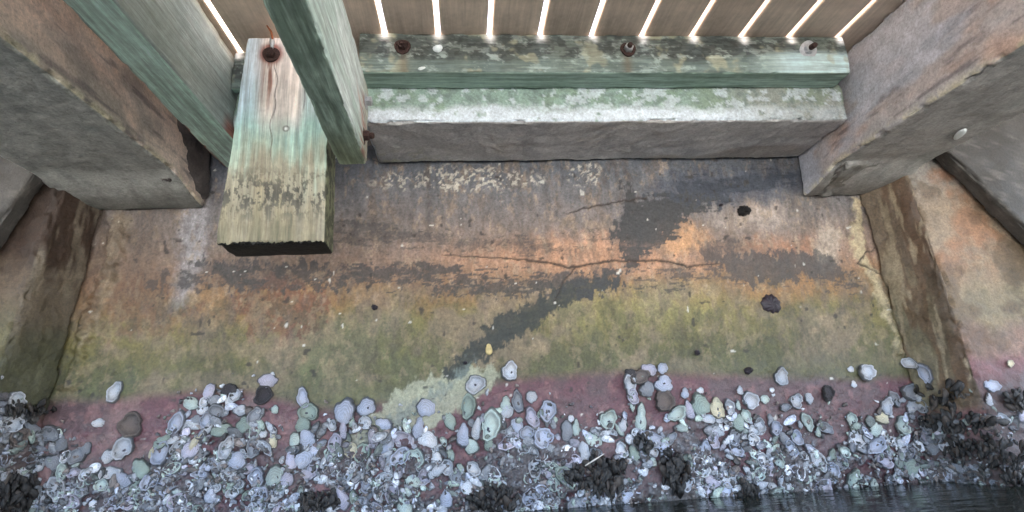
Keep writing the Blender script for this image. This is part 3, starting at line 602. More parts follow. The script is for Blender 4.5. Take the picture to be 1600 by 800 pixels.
# ---------------------------------------------------------------- deck boards
gaps = [GAPS[0]-.1405*k for k in range(14, 0, -1)]+GAPS+[GAPS[-1]+.1415*k for k in range(1, 12)]
inner = ['beige deck board above the pale teal stringer, left of the first light gap', 'beige deck board between the left light gap and the post top', 'beige deck board above the hanging timber post', 'beige deck board over the narrow green stringer']
words = ['first', 'second', 'third', 'fourth', 'fifth', 'sixth', 'seventh', 'eighth', 'ninth', 'tenth']
gw = .0064
for i in range(len(gaps)-1):
    a, b = gaps[i]+gw, gaps[i+1]-gw
    V, Fq = [], []
    o = None
    xs = [a+.003, b-.003]
    prof = [(a+.003, ZD), (b-.003, ZD), (b, ZD+.003), (b, ZD+.029), (b-.003, ZD+.032), (a+.003, ZD+.032), (a, ZD+.029), (a, ZD+.003)]
    ys = np.linspace(-.55+.01*random.random(), 1.82, 24)
    dz_ = random.uniform(0, .0016)
    for y in ys:
        for (px_, pz_) in prof: V.append((px_, y, pz_+dz_))
    n8 = 8
    for r in range(len(ys)-1):
        for k in range(n8): Fq.append((r*n8+k, r*n8+(k+1) % n8, (r+1)*n8+(k+1) % n8, (r+1)*n8+k))
    Fq.append(tuple(range(n8))[::-1]); Fq.append(tuple(range((len(ys)-1)*n8, len(ys)*n8)))
    o = mesh_obj('deck_board', V, Fq, M_BOARD, smooth=False)
    mid = (a+b)/2; grp = 'deck boards laid side by side overhead'
    if mid < GAPS[0]: lab = 'beige deck board lying over the left concrete beam and beyond' if mid < GAPS[0]-.15 else inner[0]
    elif mid > GAPS[-1]: lab = 'beige deck board lying over the right concrete beam and beyond' if mid > GAPS[-1]+.15 else 'beige deck board whose edge meets the top of the right concrete beam'
    else:
        k = sum(1 for g in GAPS if g < mid)-1
        lab = inner[min(k+1, 3)] if k < 3 else '%s beige deck board right of the narrow green stringer' % words[k-3]
    tag(o, lab, 'board', grp)
# ---------------------------------------------------------------- bolts and nail
def disc(name, r0, r1, h, seg, mat, parent, z0=0, hexa=False, dome=.0, hole=0):
    V, Fq = [], []; prof = [(r0, z0), (r0, z0+h*.8), (r1, z0+h)] + ([(hole, z0+h+dome), (hole*.95, z0+h*.4)] if hole else [])
    for (r, z) in prof:
        for k in range(seg):
            a = 2*math.pi*k/seg; rr = r*(1+.05*math.sin(3*a+r0*900)); V.append((rr*math.cos(a), rr*math.sin(a), z))
    for j in range(len(prof)-1):
        for k in range(seg): Fq.append((j*seg+k, j*seg+(k+1) % seg, (j+1)*seg+(k+1) % seg, (j+1)*seg+k))
    Fq.append(tuple(range((len(prof)-1)*seg, len(prof)*seg))); Fq.append(tuple(range(seg))[::-1])
    return mesh_obj(name, V, Fq, mat, parent, smooth=False, recentre=False)
def bolt(p, rot, label, wm, nm, sm, r=.020, shank=.02, tilt=(0, 0)):
    t = empty('bolt', p, (rot[0]+tilt[0], rot[1]+tilt[1], rot[2])); tag(t, label, 'bolt', None)
    disc('washer', r, r*.95, .004, 26, wm, t)
    disc('nut', r*.60, r*.52, .013, 6, nm, t, .004, hole=r*.32)
    disc('bolt_end', r*.34, r*.26, shank, 12, sm, t, .006)
FR = (math.pi/2, 0, 0); SR = (0, math.pi/2, 0)
def lp(px, py, Y): q = onY(px, py, Y); return (q[0], q[1]-.001, q[2])
bolt(lp(629, 74, YF), FR, 'very rusty dark bolt at the left end of the green ledger', M_RUST, M_RUST, M_RUST, .021, .018)
bolt(lp(981, 78, YF), FR, 'rusty bolt with washer in the middle of the green ledger', M_RUST, M_GALV, M_RUST, .021, .020)
bolt(lp(1262, 78, YF), FR, 'bright galvanised bolt and washer at the right end of the green ledger', M_GALV, M_GALV, M_RUST, .024, .030, (.25, .25))
bolt(lp(424, 86, 1.25), FR, 'rust ringed bolt near the top of the hanging timber post', M_RUST, M_RUST, M_RUST, .021, .012)
bolt((-.223, pb1[1], pb1[2]), SR, 'galvanised bolt head on the side of the narrow green stringer', M_GALV, M_GALV, M_GALV, .020, .012)
bolt((-.224, pb2[1], pb2[2]), SR, 'lumpy rusted bolt low on the end of the narrow green stringer', M_RUST, M_RUST, M_RUST, .022, .022)
def tube(name, pts, rads, mat, parent=None, seg=10):
    V, Fq = [], []; pts = [Vector(p) for p in pts]
    for i, p in enumerate(pts):
        d = (pts[min(i+1, len(pts)-1)]-pts[max(i-1, 0)]).normalized(); u = d.orthogonal().normalized(); v = d.cross(u)
        for k in range(seg): a = 2*math.pi*k/seg; V.append(tuple(p+(u*math.cos(a)+v*math.sin(a))*rads[i]))
    for i in range(len(pts)-1):
        for k in range(seg): Fq.append((i*seg+k, i*seg+(k+1) % seg, (i+1)*seg+(k+1) % seg, (i+1)*seg+k))
    Fq.append(tuple(range(seg))[::-1]); Fq.append(tuple(range((len(pts)-1)*seg, len(pts)*seg)))
    return mesh_obj(name, V, Fq, mat, parent)
nl = [lp(426, 72, 1.249), lp(426, 60, 1.24), lp(424, 50, 1.232), lp(417, 40, 1.225)]
t = empty('bent_nail', nl[0]); tag(t, 'bent rusty orange nail sticking up above the timber post bolt', 'nail')
q0 = Vector(nl[0])
tube('nail_shank', [Vector(p)-q0 for p in nl], [.003, .003, .0028, .0015], M_RUST2, t)
tube('nail_base', [Vector((0, -.002, -.014)), Vector((0, -.004, .008)), Vector((0, -.006, .018))], [.003, .0065, .005], M_GALV, t)
# ---------------------------------------------------------------- marks, holes, anemone
def lump(name, p, nrm, rx, ry, h, mat, label, cat, seed, dent=0, rot=0, col=None):
    V, Fq = [], []; R_, S = 9, 44
    for j in range(R_+1):
        f = j/R_
        for k in range(S):
            a = 2*math.pi*k/S; rr = 1+.10*math.sin(2*a+seed)+.06*math.sin(3*a+seed*2)+(.07*math.sin(11*a+seed*3)+.05*math.sin(7*a) if mat in (M_SPONGE, M_HOLE) else .02*math.sin(7*a))*f
            hh = h*(1-f**2.4)+h*.25*math.sin(7*a+f*9+seed)*f*(1-f)*3 - dent*max(0, 1-f/.55)**.7
            x_, y_ = f*rx*rr*math.cos(a), f*ry*rr*math.sin(a); V.append((x_, y_, hh if f < 1 else -.004))
    for j in range(R_):
        for k in range(S): Fq.append((j*S+k, (j+1)*S+k, (j+1)*S+(k+1) % S, j*S+(k+1) % S))
    o = mesh_obj(name, V, Fq, mat, recentre=False); n = Vector(nrm).normalized(); zx = Vector((0, 0, 1)) if abs(n.z) < .9 else Vector((1, 0, 0))
    xx = zx.cross(n).normalized(); yy = n.cross(xx); m3 = Matrix((xx, yy, n)).transposed() @ Matrix.Rotation(rot, 3, 'Z')
    o.matrix_world = Matrix.Translation(Vector(p)) @ m3.to_4x4(); tag(o, label, cat); return o
def wpt(px, py, off=.0): q = onY(px, py, WY-off); return (q[0], q[1], q[2])
lump('rubber_plug', wpt(1163, 329, .003), (0, -1, 0), .021, .019, .016, M_HOLE, 'small round black plug high on the wall left of the right beam', 'plug', 1, .012)
lump('sea_anemone', wpt(1205, 475, .003), (0, -1, 0), .030, .033, .012, M_SPONGE, 'dark purple closed sea anemone on the green band at right', 'anemone', 2)
q = onY(1545, 318, PY-.003); lump('rubber_plug', q, (0, -1, 0), .018, .014, .010, M_HOLE, 'black lump in the warm brown pile under the right leaning pile', 'plug', 3, .006)
q = onZ(1500, 211, .615); lump('paint_blotch', q, (0, 0, -1), .036, .010, .003, M_DROP, 'white smear on the underside of the right concrete beam', 'smear', 4, rot=.5)
for i, (px_, py_, r_, lb) in enumerate([(585, 480, .010, 'small dark periwinkle on the ochre band below the post'), (1090, 551, .009, 'small black periwinkle on the olive band right of the dark streak'), (727, 448+560-448+7, .006, 'tiny dark snail near the foot of the pale streak'), (1170, 579, .013, 'round dark snail where olive band turns red at right'), (1127, 320, .006, 'tiny dark snail beside the charcoal stain near the wall top')]):
    lump('sea_snail', wpt(px_, py_, .003), (0, -1, 0), r_, r_*.85, r_*.8, M_SPONGE, lb, 'snail', 10+i)
lump('oyster_chip', lp(684, 76, YF), (0, -1, 0), .014, .011, .006, M_DROP, 'white shell chip on the green ledger right of its leftmost bolt', 'shell', 31)
lump('oyster_chip', lp(659, 107, YF), (0, -1, 0), .011, .004, .004, M_DROP, 'thin pale shell chip low on the green ledger below its left bolt', 'shell', 35, rot=.3)
lump('oyster_chip', wpt(764, 546, .004), (0, -1, 0), .011, .015, .003, plain_mat('ochre_chip', C(190, 170, 120), .6), 'small ochre chip stuck in the dark diagonal streak', 'shell', 36)
# ---------------------------------------------------------------- shells
def hitpt(px, py):
    """surface of the wall or of the piles under a photo point: point, normal"""
    p = onY(px, py, WY-.004); z = p[2]
    for s, (f0, f1), (b0, b1) in ((1, ((1419, 275), (1525, 600)), ((1345, 310), (1413, 550))), (-1, ((92, 300), (0, 570)), ((160, 330), (85, 600)))):
        q = onY(px, py, PY-.004); xf = edge_x(f0, f1, PY, q[2]); xb = edge_x(b0, b1, WY-.012, z)
        if s*(q[0]-xf) > 0: return q, Vector((0, -1, 0))
        if s*(p[0]-xb) > 0:
            dx, dy = xf-xb, PY-WY; n = Vector((dy, -dx, 0)).normalized()
            if n.y > 0: n = -n
            n = Vector((-s*abs(n.x), -abs(n.y), 0))
            d = ray(px, py); base = np.array([xb, WY, z]); nn = np.array(n)
            tt = (base@nn)/(d@nn); return d*tt+nn*.004, n
    return p, Vector((0, -1, 0))
def topv(px): return float(np.interp(px, [t_[0] for t_ in TOP], [t_[1] for t_ in TOP]))
def shell_mesh(kind, seed):
    r = random.Random(seed); S = 44; ph = [r.uniform(0, 6.28) for _ in range(5)]
    def outl(a): return 1+.20*max(0, math.sin(a))**5+.13*math.sin(a+ph[0])+.10*math.sin(2*a+ph[1])+.075*math.sin(3*a+ph[2])+.045*math.sin(5*a+ph[3])+.03*math.sin(8*a+ph[0])+.02*math.sin(13*a+ph[4])
    if kind == 'cup':        # opened lower valve: rim up, hollow inside
        prof = [(1.14, -.12, .12), (1.07, .08, .13), (1.01, .30, .45), (.96, .40, 1.35), (.91, .33, 1.25), (.80, .16, .55), (.66, .10, .72), (.46, .07, .95), (.24, .06, 1.1), (0.02, .06, 1.12)]
    elif kind == 'dome':     # closed shell, ridged back
        prof = [(1.13, -.12, .12), (1.03, .03, .15), (.97, .16, .45), (.91, .24, 1.2), (.84, .23, .62), (.77, .33, 1.15), (.70, .32, .66), (.60, .40, 1.12), (.52, .385, .7), (.40, .45, 1.1), (.30, .44, .78), (.16, .48, 1.1), (0.02, .49, .9)]
    else:                    # 'flat' thin scar-like valve
        prof = [(1.14, -.10, .16), (1.03, .07, .25), (.97, .17, 1.4), (.86, .10, .75), (.7, .085, .85), (.5, .09, 1.0), (.28, .10, 1.02), (0.02, .105, 1)]
    V, col, Fq = [], [], []; cx, cy = r.uniform(-.14, .14), (r.choice((-1, 1))*r.uniform(.30, .5) if kind == 'dome' else r.uniform(-.2, .2)); tint = r.uniform(0, 6.28)
    for j, (rr, h, c) in enumerate(prof):  # c: ring tone, with rim highlight and shadowed outer gap painted in
        for k in range(S):
            a = 2*math.pi*k/S; o_ = outl(a) if rr > .3 else outl(a)*rr/.3+1*(1-rr/.3)
            x_, y_ = rr*o_*math.cos(a)*.78+cx*(1-rr), rr*o_*math.sin(a)+cy*(1-rr)
            lip = (.09*math.sin(2*a+ph[2])+.06*math.sin(5*a+ph[1])+.08*math.sin(9*a+ph[0]))*(rr > .8)*(rr < 1.06)
            V.append((x_*.5, y_*.5, (h+lip)*.42)); g = c*(1+.10*math.sin(a+tint)+.08*math.sin(7*a+rr*12+ph[1])); col.append((g*(1-.05*math.cos(a+tint)), g, g*(1+.05*math.cos(a+tint))))
    for j in range(len(prof)-1):
        for k in range(S): Fq.append((j*S+k, j*S+(k+1) % S, (j+1)*S+(k+1) % S, (j+1)*S+k))
    Fq.append(tuple(range((len(prof)-1)*S, len(prof)*S)))
    o = mesh_obj('oyster_shell', V, Fq, M_SHELL, col=np.array(col), recentre=False); return o
protos = {}
for kd, n_ in (('cup', 6), ('dome', 6), ('flat', 4)):
    protos[kd] = [shell_mesh(kd, 100+i+len(kd)*31).data for i in range(n_)]
for o_ in [o_ for o_ in sc.objects if o_.name.startswith('oyster_shell')]: bpy.data.objects.remove(o_)
def scar_mesh():
    V = [(0, 0, .012)]; Fq = []; S = 14
    for k in range(S): a = 2*math.pi*k/S; V.append((.05*math.cos(a)*(1+.25*math.sin(2*a)), .075*math.sin(a)*(1+.2*math.cos(3*a)), .004))
    for k in range(S): Fq.append((0, 1+k, 1+(k+1) % S))
    for k in range(S): V.append((V[1+k][0]*.98, V[1+k][1]*.98, -.03))
    for k in range(S): Fq.append((1+k, 1+S+k, 1+S+(k+1) % S, 1+(k+1) % S))
    o = mesh_obj('muscle_scar', V, Fq, M_SCAR, recentre=False); d = o.data; bpy.data.objects.remove(o); return d
SCAR = scar_mesh()
PAL = {'white': (228, 228, 234), 'blue': (198, 202, 220), 'lilac': (202, 196, 212), 'green': (168, 182, 172), 'mint': (202, 214, 208), 'grey': (158, 160, 168), 'cream': (230, 218, 188), 'brown': (134, 120, 114), 'dark': (74, 68, 72), 'silver': (206, 208, 216)}
placed = []
def put_shell(px, py, w_, h_, rot, colr, kind, label, scar=False, lift=0, tilt=10, hero=False):
    p, n = hitpt(px, py); dist = float(np.dot(p, FW)); s = dist/F_PX
    me = protos[kind][random.randrange(len(protos[kind]))]
    o = bpy.data.objects.new('oyster_shell', me); sc.collection.objects.link(o)
    xx = Vector((0, 0, 1)).cross(n).normalized()*-1
    if xx.x < 0: xx = -xx
    yy = n.cross(xx)
    if yy.z < 0: yy = -yy; 
    zz = xx.cross(yy)
    if zz.dot(n) < 0: xx = -xx; zz = xx.cross(yy)
    m3 = Matrix((xx, yy, zz)).transposed()
    m3 = m3 @ Matrix.Rotation(math.radians(-rot), 3, 'Z') @ Matrix.Rotation(math.radians(random.uniform(-tilt, tilt)), 3, 'X') @ Matrix.Rotation(math.radians(random.uniform(-tilt, tilt)), 3, 'Y')
    H, Wd = h_*s*1.0, w_*s*1.0
    m4 = Matrix.Translation(Vector(p)+n*lift) @ m3.to_4x4() @ Matrix.Diagonal((Wd/.80, H, (Wd+H)/2, 1))
    o.matrix_world = m4; c = C(*PAL[colr])*(1.3 if colr not in ('dark', 'brown') else 1.1); j = [random.uniform(.72, 1.12) if py > topv(px)+25 else random.uniform(.85, 1.05) for _ in range(3)]; o.color = (c[0]*j[0], c[1]*j[0], c[2]*j[0], 1)
    tag(o, label, 'oyster shell', 'oyster shells crowded on the foot of the seawall')
    if scar:
        sc_ = bpy.data.objects.new('muscle_scar', SCAR); sc.collection.objects.link(sc_); sc_.parent = o
        sc_.location = (random.uniform(-.07, .07), random.uniform(-.16, -.02), .05 if kind != 'dome' else .2); sc_.rotation_euler = (0, 0, random.uniform(-.5, .5))
    placed.append((px, py, max(w_, h_)/2)); return o
# px, py, width, height (photo px), tilt deg clockwise, colour, kind, scar, label
HERO = [
 (180, 613, 24, 30, 20, 'silver', 'cup', 0, 'lone silvery oyster shell highest at the far left of the wall'),
 (155, 661, 20, 14, 0, 'white', 'flat', 0, 'small white shell on bare red wall at far left'),
 (206, 664, 40, 34, 0, 'brown', 'cup', 0, 'big dark empty oyster shell in the red band at left'),
 (193, 702, 30, 36, 15, 'silver', 'cup', 1, 'pale oyster with dark scar just under the big dark shell'),
 (97, 693, 20, 28, -15, 'grey', 'dome', 0, 'upper grey oval oyster near the left joint'),
 (122, 712, 26, 26, 20, 'grey', 'cup', 0, 'round grey oyster right of the upper grey oval at far left'),
 (84, 722, 26, 24, 40, 'grey', 'dome', 0, 'lower grey oyster near the left joint'),
 (274, 664, 26, 34, 30, 'blue', 'cup', 0, 'bluish cupped oyster at the left edge of the left shell cluster'),
 (271, 688, 20, 12, -30, 'white', 'dome', 0, 'small white oyster below the bluish cupped one at left'),
 (252, 708, 30, 34, 10, 'blue', 'cup', 0, 'crescent rimmed blue oyster in the left cluster'),
 (237, 708, 8, 20, 10, 'cream', 'dome', 0, 'thin cream sliver shell beside the crescent rimmed oyster'),
 (296, 704, 26, 32, 30, 'lilac', 'dome', 0, 'lilac rounded oyster in the middle of the left cluster'),
 (306, 690, 12, 34, 30, 'cream', 'dome', 0, 'narrow cream shell leaning right on the left cluster'),
 (345, 674, 32, 20, -10, 'green', 'dome', 0, 'smooth green oval oyster at left, lying sideways'),
 (324, 672, 14, 20, 30, 'white', 'dome', 0, 'small white shell touching the smooth green oval at left'),
 (322, 628, 20, 16, 0, 'white', 'cup', 0, 'upper left white shell of the raised left group'),
 (337, 626, 24, 14, -30, 'grey', 'dome', 0, 'grey slanting shell at the top of the raised left group'),
 (358, 608, 26, 16, -10, 'dark', 'dome', 0, 'dark purple mussel-like shell crowning the raised left group'),
 (368, 618, 20, 22, 20, 'silver', 'cup', 0, 'silvery shell at the top right of the raised left group'),
 (338, 644, 28, 20, 0, 'grey', 'cup', 0, 'broad grey shell low in the raised left group'),
 (318, 640, 18, 18, 0, 'silver', 'flat', 0, 'small silvery shell at the foot of the raised left group'),
 (308, 655, 20, 14, 0, 'grey', 'dome', 0, 'small grey shell under the raised left group'),
 (382, 664, 24, 28, 0, 'green', 'dome', 0, 'green round oyster left of centre in the red band'),
 (398, 674, 20, 26, 20, 'mint', 'cup', 0, 'mint cupped oyster right of the green round one'),
 (412, 678, 14, 14, 0, 'white', 'dome', 0, 'tiny bright shell at the tip of the mint cupped oyster'),
 (420, 597, 34, 20, -10, 'lilac', 'dome', 0, 'lilac oyster in the high pair below the hanging post'),
 (412, 616, 34, 24, -40, 'dark', 'cup', 0, 'dark oyster in the high pair below the hanging post'),
 (430, 640, 12, 14, 0, 'mint', 'flat', 0, 'small round mint shell alone below the high dark pair'),
 (426, 586, 8, 8, 0, 'white', 'dome', 0, 'tiny white shell on top of the high lilac oyster'),
 (474, 622, 20, 30, -10, 'blue', 'cup', 0, 'blue pointed oyster heading the third cluster from the left'),
 (482, 646, 32, 28, 40, 'green', 'cup', 1, 'greenish cracked oyster below the blue pointed one'),
 (472, 664, 30, 20, -20, 'green', 'dome', 0, 'flat green oyster with dark edge under the greenish cracked one'),
 (479, 686, 30, 26, -30, 'blue', 'dome', 0, 'blue wedge shaped oyster beside a cyan one, left of centre'),
 (460, 690, 16, 26, 0, 'mint', 'dome', 0, 'cyan oyster touching the blue wedge shaped one'),
 (427, 690, 14, 22, 0, 'cream', 'flat', 0, 'upright cream shell standing alone over the dense left crust'),
 (396, 701, 26, 30, 10, 'grey', 'cup', 0, 'ring rimmed grey oyster over the dense left crust'),
 (540, 644, 32, 40, 10, 'blue', 'dome', 0, 'large pale blue oyster left of another, centre left'),
 (574, 636, 30, 28, -20, 'blue', 'dome', 1, 'large rounded blue oyster with a dark hinge, centre left'),
 (545, 629, 18, 12, 20, 'lilac', 'flat', 0, 'small lilac shell on top of the large pale blue oyster'),
 (536, 670, 14, 30, -5, 'lilac', 'dome', 0, 'narrow lilac shell hanging under the large pale blue oyster'),
 (520, 665, 16, 16, 0, 'silver', 'cup', 0, 'small silvery cup shell left below the large pale blue oyster'),
 (548, 704, 24, 20, 20, 'cream', 'flat', 0, 'broken pinkish cream plate shell, centre left'),
 (664, 639, 30, 30, 30, 'blue', 'dome', 0, 'blue oyster at the foot of the pale streak'),
 (654, 668, 20, 32, 10, 'blue', 'dome', 0, 'oval blue oyster directly below the one at the pale streak foot'),
 (628, 687, 36, 22, 0, 'lilac', 'cup', 0, 'wide lilac oyster lying sideways under the pale streak'),
 (668, 686, 36, 26, 20, 'white', 'dome', 0, 'white angular oyster right of the wide lilac one'),
 (648, 716, 34, 30, 50, 'mint', 'cup', 1, 'mint oyster with dark rim below the white angular one'),
 (682, 716, 20, 18, 0, 'white', 'dome', 0, 'small white shell right of the mint dark rimmed oyster'),
 (731, 638, 26, 36, 10, 'green', 'cup', 0, 'green oval oyster with pale rim, middle of the wall'),
 (744, 600, 34, 28, 0, 'silver', 'cup', 1, 'glassy silver oyster just above the red band, centre'),
 (703, 660, 18, 32, -25, 'green', 'dome', 0, 'grey green curved oyster left of the pale rimmed green one'),
 (723, 680, 24, 32, 0, 'blue', 'dome', 0, 'pale blue egg shaped oyster in the centre cluster'),
 (744, 670, 18, 32, 10, 'white', 'dome', 0, 'white shell tucked behind the large holed oyster, centre'),
 (766, 668, 34, 44, 15, 'mint', 'cup', 1, 'large pale oyster with a round dark hole, centre'),
 (736, 698, 26, 20, -30, 'mint', 'dome', 0, 'mint oyster slanting below the pale blue egg shaped one'),
 (790, 630, 18, 20, 0, 'mint', 'flat', 0, 'small round mint oyster on red wall right of centre'),
 (797, 579, 28, 28, 0, 'silver', 'cup', 1, 'highest lone crusty silver oyster, right of the dark streak'),
 (809, 627, 20, 32, -10, 'grey', 'cup', 0, 'grey rimmed oyster at the left end of the right centre cluster'),
 (830, 622, 18, 20, 0, 'silver', 'dome', 0, 'silvery knob at the top of the right centre cluster'),
 (857, 641, 28, 32, 0, 'blue', 'cup', 1, 'blue oyster with brown stain in the right centre cluster'),
 (832, 652, 22, 30, -20, 'lilac', 'cup', 0, 'lilac hollow oyster in the middle of the right centre cluster'),
 (850, 686, 34, 32, 0, 'blue', 'cup', 0, 'big round bluish oyster low in the right centre cluster'),
 (886, 676, 22, 30, 10, 'grey', 'dome', 0, 'grey oyster beside a mint column shell'),
 (900, 668, 12, 28, 5, 'mint', 'dome', 0, 'mint column shaped shell standing upright'),
 (892, 655, 10, 12, 0, 'white', 'dome', 0, 'tiny white shell above the mint column'),
 (926, 688, 28, 22, 30, 'mint', 'flat', 0, 'mint angular plate shell above the big mussel clump'),
 (951, 655, 30, 28, 20, 'mint', 'cup', 1, 'lone mint oyster with dark eye in the red band'),
 (973, 664, 16, 22, 20, 'white', 'dome', 0, 'white shell right of the lone mint eyed oyster'),
 (967, 672, 10, 20, -30, 'mint', 'dome', 0, 'thin mint shell under the lone mint eyed oyster'),
 (987, 584, 18, 14, 30, 'dark', 'dome', 0, 'black mussel shell at the top left of the high right group'),
 (1000, 588, 34, 22, -10, 'brown', 'cup', 0, 'brownish ragged oyster behind the high right group'),
 (1016, 578, 24, 18, 25, 'lilac', 'flat', 0, 'lilac shell on the upper edge of the high right group'),
 (1035, 577, 16, 18, 0, 'blue', 'flat', 0, 'round blue shell at the upper right of the high right group'),
 (1037, 599, 34, 24, 10, 'blue', 'dome', 1, 'large pale blue oyster of the high right group'),
 (1010, 610, 26, 24, 60, 'grey', 'dome', 0, 'smooth grey oyster in the middle of the high right group'),
 (984, 604, 22, 30, 0, 'silver', 'cup', 0, 'silver broken oyster at the left of the high right group'),
 (990, 620, 20, 22, 0, 'lilac', 'cup', 0, 'lilac hollow shell low in the high right group'),
 (1037, 628, 36, 30, 30, 'brown', 'cup', 0, 'rough brown oyster at the bottom of the high right group'),
 (1001, 654, 20, 44, 5, 'mint', 'dome', 1, 'long pale mint oyster with dark slit below the high right group'),
 (988, 634, 8, 22, 0, 'mint', 'flat', 0, 'thin mint shell left of the long slit oyster'),
 (1042, 653, 11, 12, 0, 'blue', 'flat', 0, 'tiny blue shell under the rough brown oyster'),
 (1070, 614, 14, 15, 0, 'blue', 'flat', 0, 'small blue shell left above the big green oyster'),
 (1095, 610, 11, 10, 0, 'white', 'flat', 0, 'tiny white shell on top of the big green oyster'),
 (1094, 632, 30, 36, -15, 'green', 'dome', 0, 'big smooth green oyster at right'),
 (1076, 641, 18, 26, -10, 'lilac', 'dome', 0, 'lilac oyster against the left side of the big green one'),
 (1122, 638, 22, 34, -8, 'cream', 'flat', 1, 'cream oval oyster with yellow centre beside the big green one'),
 (1108, 655, 24, 14, 10, 'silver', 'flat', 0, 'silver shell under the gap between green and cream oysters'),
 (1067, 668, 20, 16, 0, 'mint', 'dome', 0, 'mint shell below the lilac oyster at right'),
 (1103, 705, 20, 34, 0, 'blue', 'flat', 0, 'upright pale blue oyster right of the small mussel clump'),
 (1156, 610, 12, 12, 0, 'silver', 'flat', 0, 'tiny silver shell high right of the cream oyster'),
 (1173, 628, 30, 24, 0, 'silver', 'cup', 0, 'silver glassy oyster on the red band at right'),
 (1154, 634, 8, 16, 0, 'mint', 'dome', 0, 'thin mint shell left of the silver glassy oyster'),
 (1195, 625, 14, 14, 0, 'mint', 'flat', 0, 'round mint shell right of the silver glassy oyster'),
 (1153, 660, 24, 24, 20, 'green', 'dome', 0, 'green grey oyster under the silver glassy one'),
 (1188, 664, 20, 20, 0, 'silver', 'cup', 0, 'silver cup shell right of the green grey oyster'),
 (1176, 688, 24, 18, 20, 'white', 'cup', 1, 'white oyster with dark eye below the green grey one'),
 (1221, 588, 24, 26, 0, 'silver', 'cup', 0, 'lone silver cupped oyster high in the right red band'),
 (1206, 610, 8, 8, 0, 'white', 'flat', 0, 'tiny white shell below left of the lone silver oyster'),
 (1355, 581, 26, 28, 30, 'silver', 'cup', 0, 'lone oyster with bright lip and dark back, right of the wall'),
 (1330, 577, 10, 10, 0, 'white', 'flat', 0, 'tiny white shell left of the lone bright lipped oyster'),
 (1334, 600, 10, 10, 0, 'white', 'flat', 0, 'tiny ring shell below the lone bright lipped oyster'),
 (1228, 637, 20, 12, 0, 'grey', 'cup', 0, 'narrow grey shell above the right crust'),
 (1245, 627, 22, 22, 30, 'silver', 'cup', 0, 'pointed silver oyster above the right crust'),
 (1264, 624, 14, 20, 0, 'silver', 'dome', 0, 'upright silver shell right of the pointed silver oyster'),
 (1295, 615, 20, 24, 0, 'dark', 'cup', 0, 'dark rimmed open shell on the right red band'),
 (1213, 670, 20, 22, 0, 'blue', 'cup', 1, 'blue eyed oyster in the right crust'),
 (1246, 684, 20, 22, 0, 'blue', 'cup', 0, 'blue ring oyster right of the blue eyed one'),
 (1262, 662, 18, 26, -10, 'mint', 'cup', 0, 'mint oval oyster above the right crust'),
 (1331, 656, 16, 26, -15, 'mint', 'cup', 1, 'mint oyster with scar beside the cream and mint pair'),
 (1367, 670, 26, 18, -35, 'mint', 'dome', 0, 'mint half of the cream and mint pair near the right joint'),
 (1378, 653, 28, 16, 10, 'cream', 'dome', 0, 'cream half of the cream and mint pair near the right joint'),
 (1411, 665, 24, 26, 0, 'mint', 'cup', 1, 'round mint oyster with dark centre near the right joint'),
 (1447, 586, 20, 28, -10, 'blue', 'cup', 0, 'high pale blue oyster on the right pile side'),
 (1423, 568, 26, 16, 40, 'silver', 'cup', 0, 'silver long shell leading up the right joint'),
 (1425, 612, 36, 26, 0, 'grey', 'cup', 0, 'wide grey empty oyster beside the right joint'),
 (1550, 604, 26, 20, 10, 'blue', 'flat', 0, 'pale blue oyster high on the pinkish right pile'),
 (1545, 625, 14, 18, 0, 'silver', 'dome', 0, 'small silver shell below the pale blue one on the right pile'),
 (1579, 569, 12, 12, 0, 'cream', 'flat', 0, 'cream round spot shell highest on the right pile'),
 (1564, 656, 26, 22, 20, 'silver', 'cup', 0, 'cream grey oyster in dark mussels on the right pile'),
 (1580, 634, 22, 18, 0, 'grey', 'cup', 0, 'grey hollow oyster at the right edge of the photo'),
 (1481, 694, 24, 22, 0, 'silver', 'cup', 0, 'silver ringed oyster among the right mussels'),
 (236, 752, 26, 34, 25, 'blue', 'cup', 1, 'blue oval oyster low in the left part'),
 (222, 776, 30, 24, 0, 'mint', 'cup', 0, 'bubbly mint oyster at the lower left'),
 (160, 758, 24, 20, 30, 'mint', 'cup', 1, 'mint and dark oyster at the lower left'),
 (205, 788, 0, 0, 0, 'grey', 'cup', 0, ''),
 (146, 787, 12, 13, 0, 'white', 'flat', 0, 'bright white chip by the lower left corner'),
 (428, 747, 26, 36, 20, 'mint', 'dome', 0, 'large long mint oyster above the bottom left mussels'),
 (402, 745, 30, 26, 0, 'blue', 'cup', 1, 'blue holed oyster left of the large long mint one'),
 (370, 720, 34, 26, 0, 'blue', 'dome', 0, 'broad blue oyster on the left crust'),
 (324, 730, 18, 30, 30, 'blue', 'cup', 0, 'slanted white blue oyster on the left crust'),
 (575, 760, 22, 22, 0, 'blue', 'cup', 0, 'blue ringed oyster at the bottom, centre left'),
 (662, 745, 26, 22, -20, 'lilac', 'cup', 1, 'lilac eyed oyster in the lower centre'),
 (697, 778, 24, 26, 0, 'blue', 'dome', 0, 'pale blue oyster at the bottom centre'),
 (731, 762, 20, 24, 10, 'white', 'dome', 0, 'white oyster at the bottom, right of the centre'),
]
for (px, py, w_, h_, rot, colr, kd, scar, lab) in HERO:
    if w_ == 0: continue
    put_shell(px, py, w_*.9, h_*.9, rot, colr, kd, lab, bool(scar))
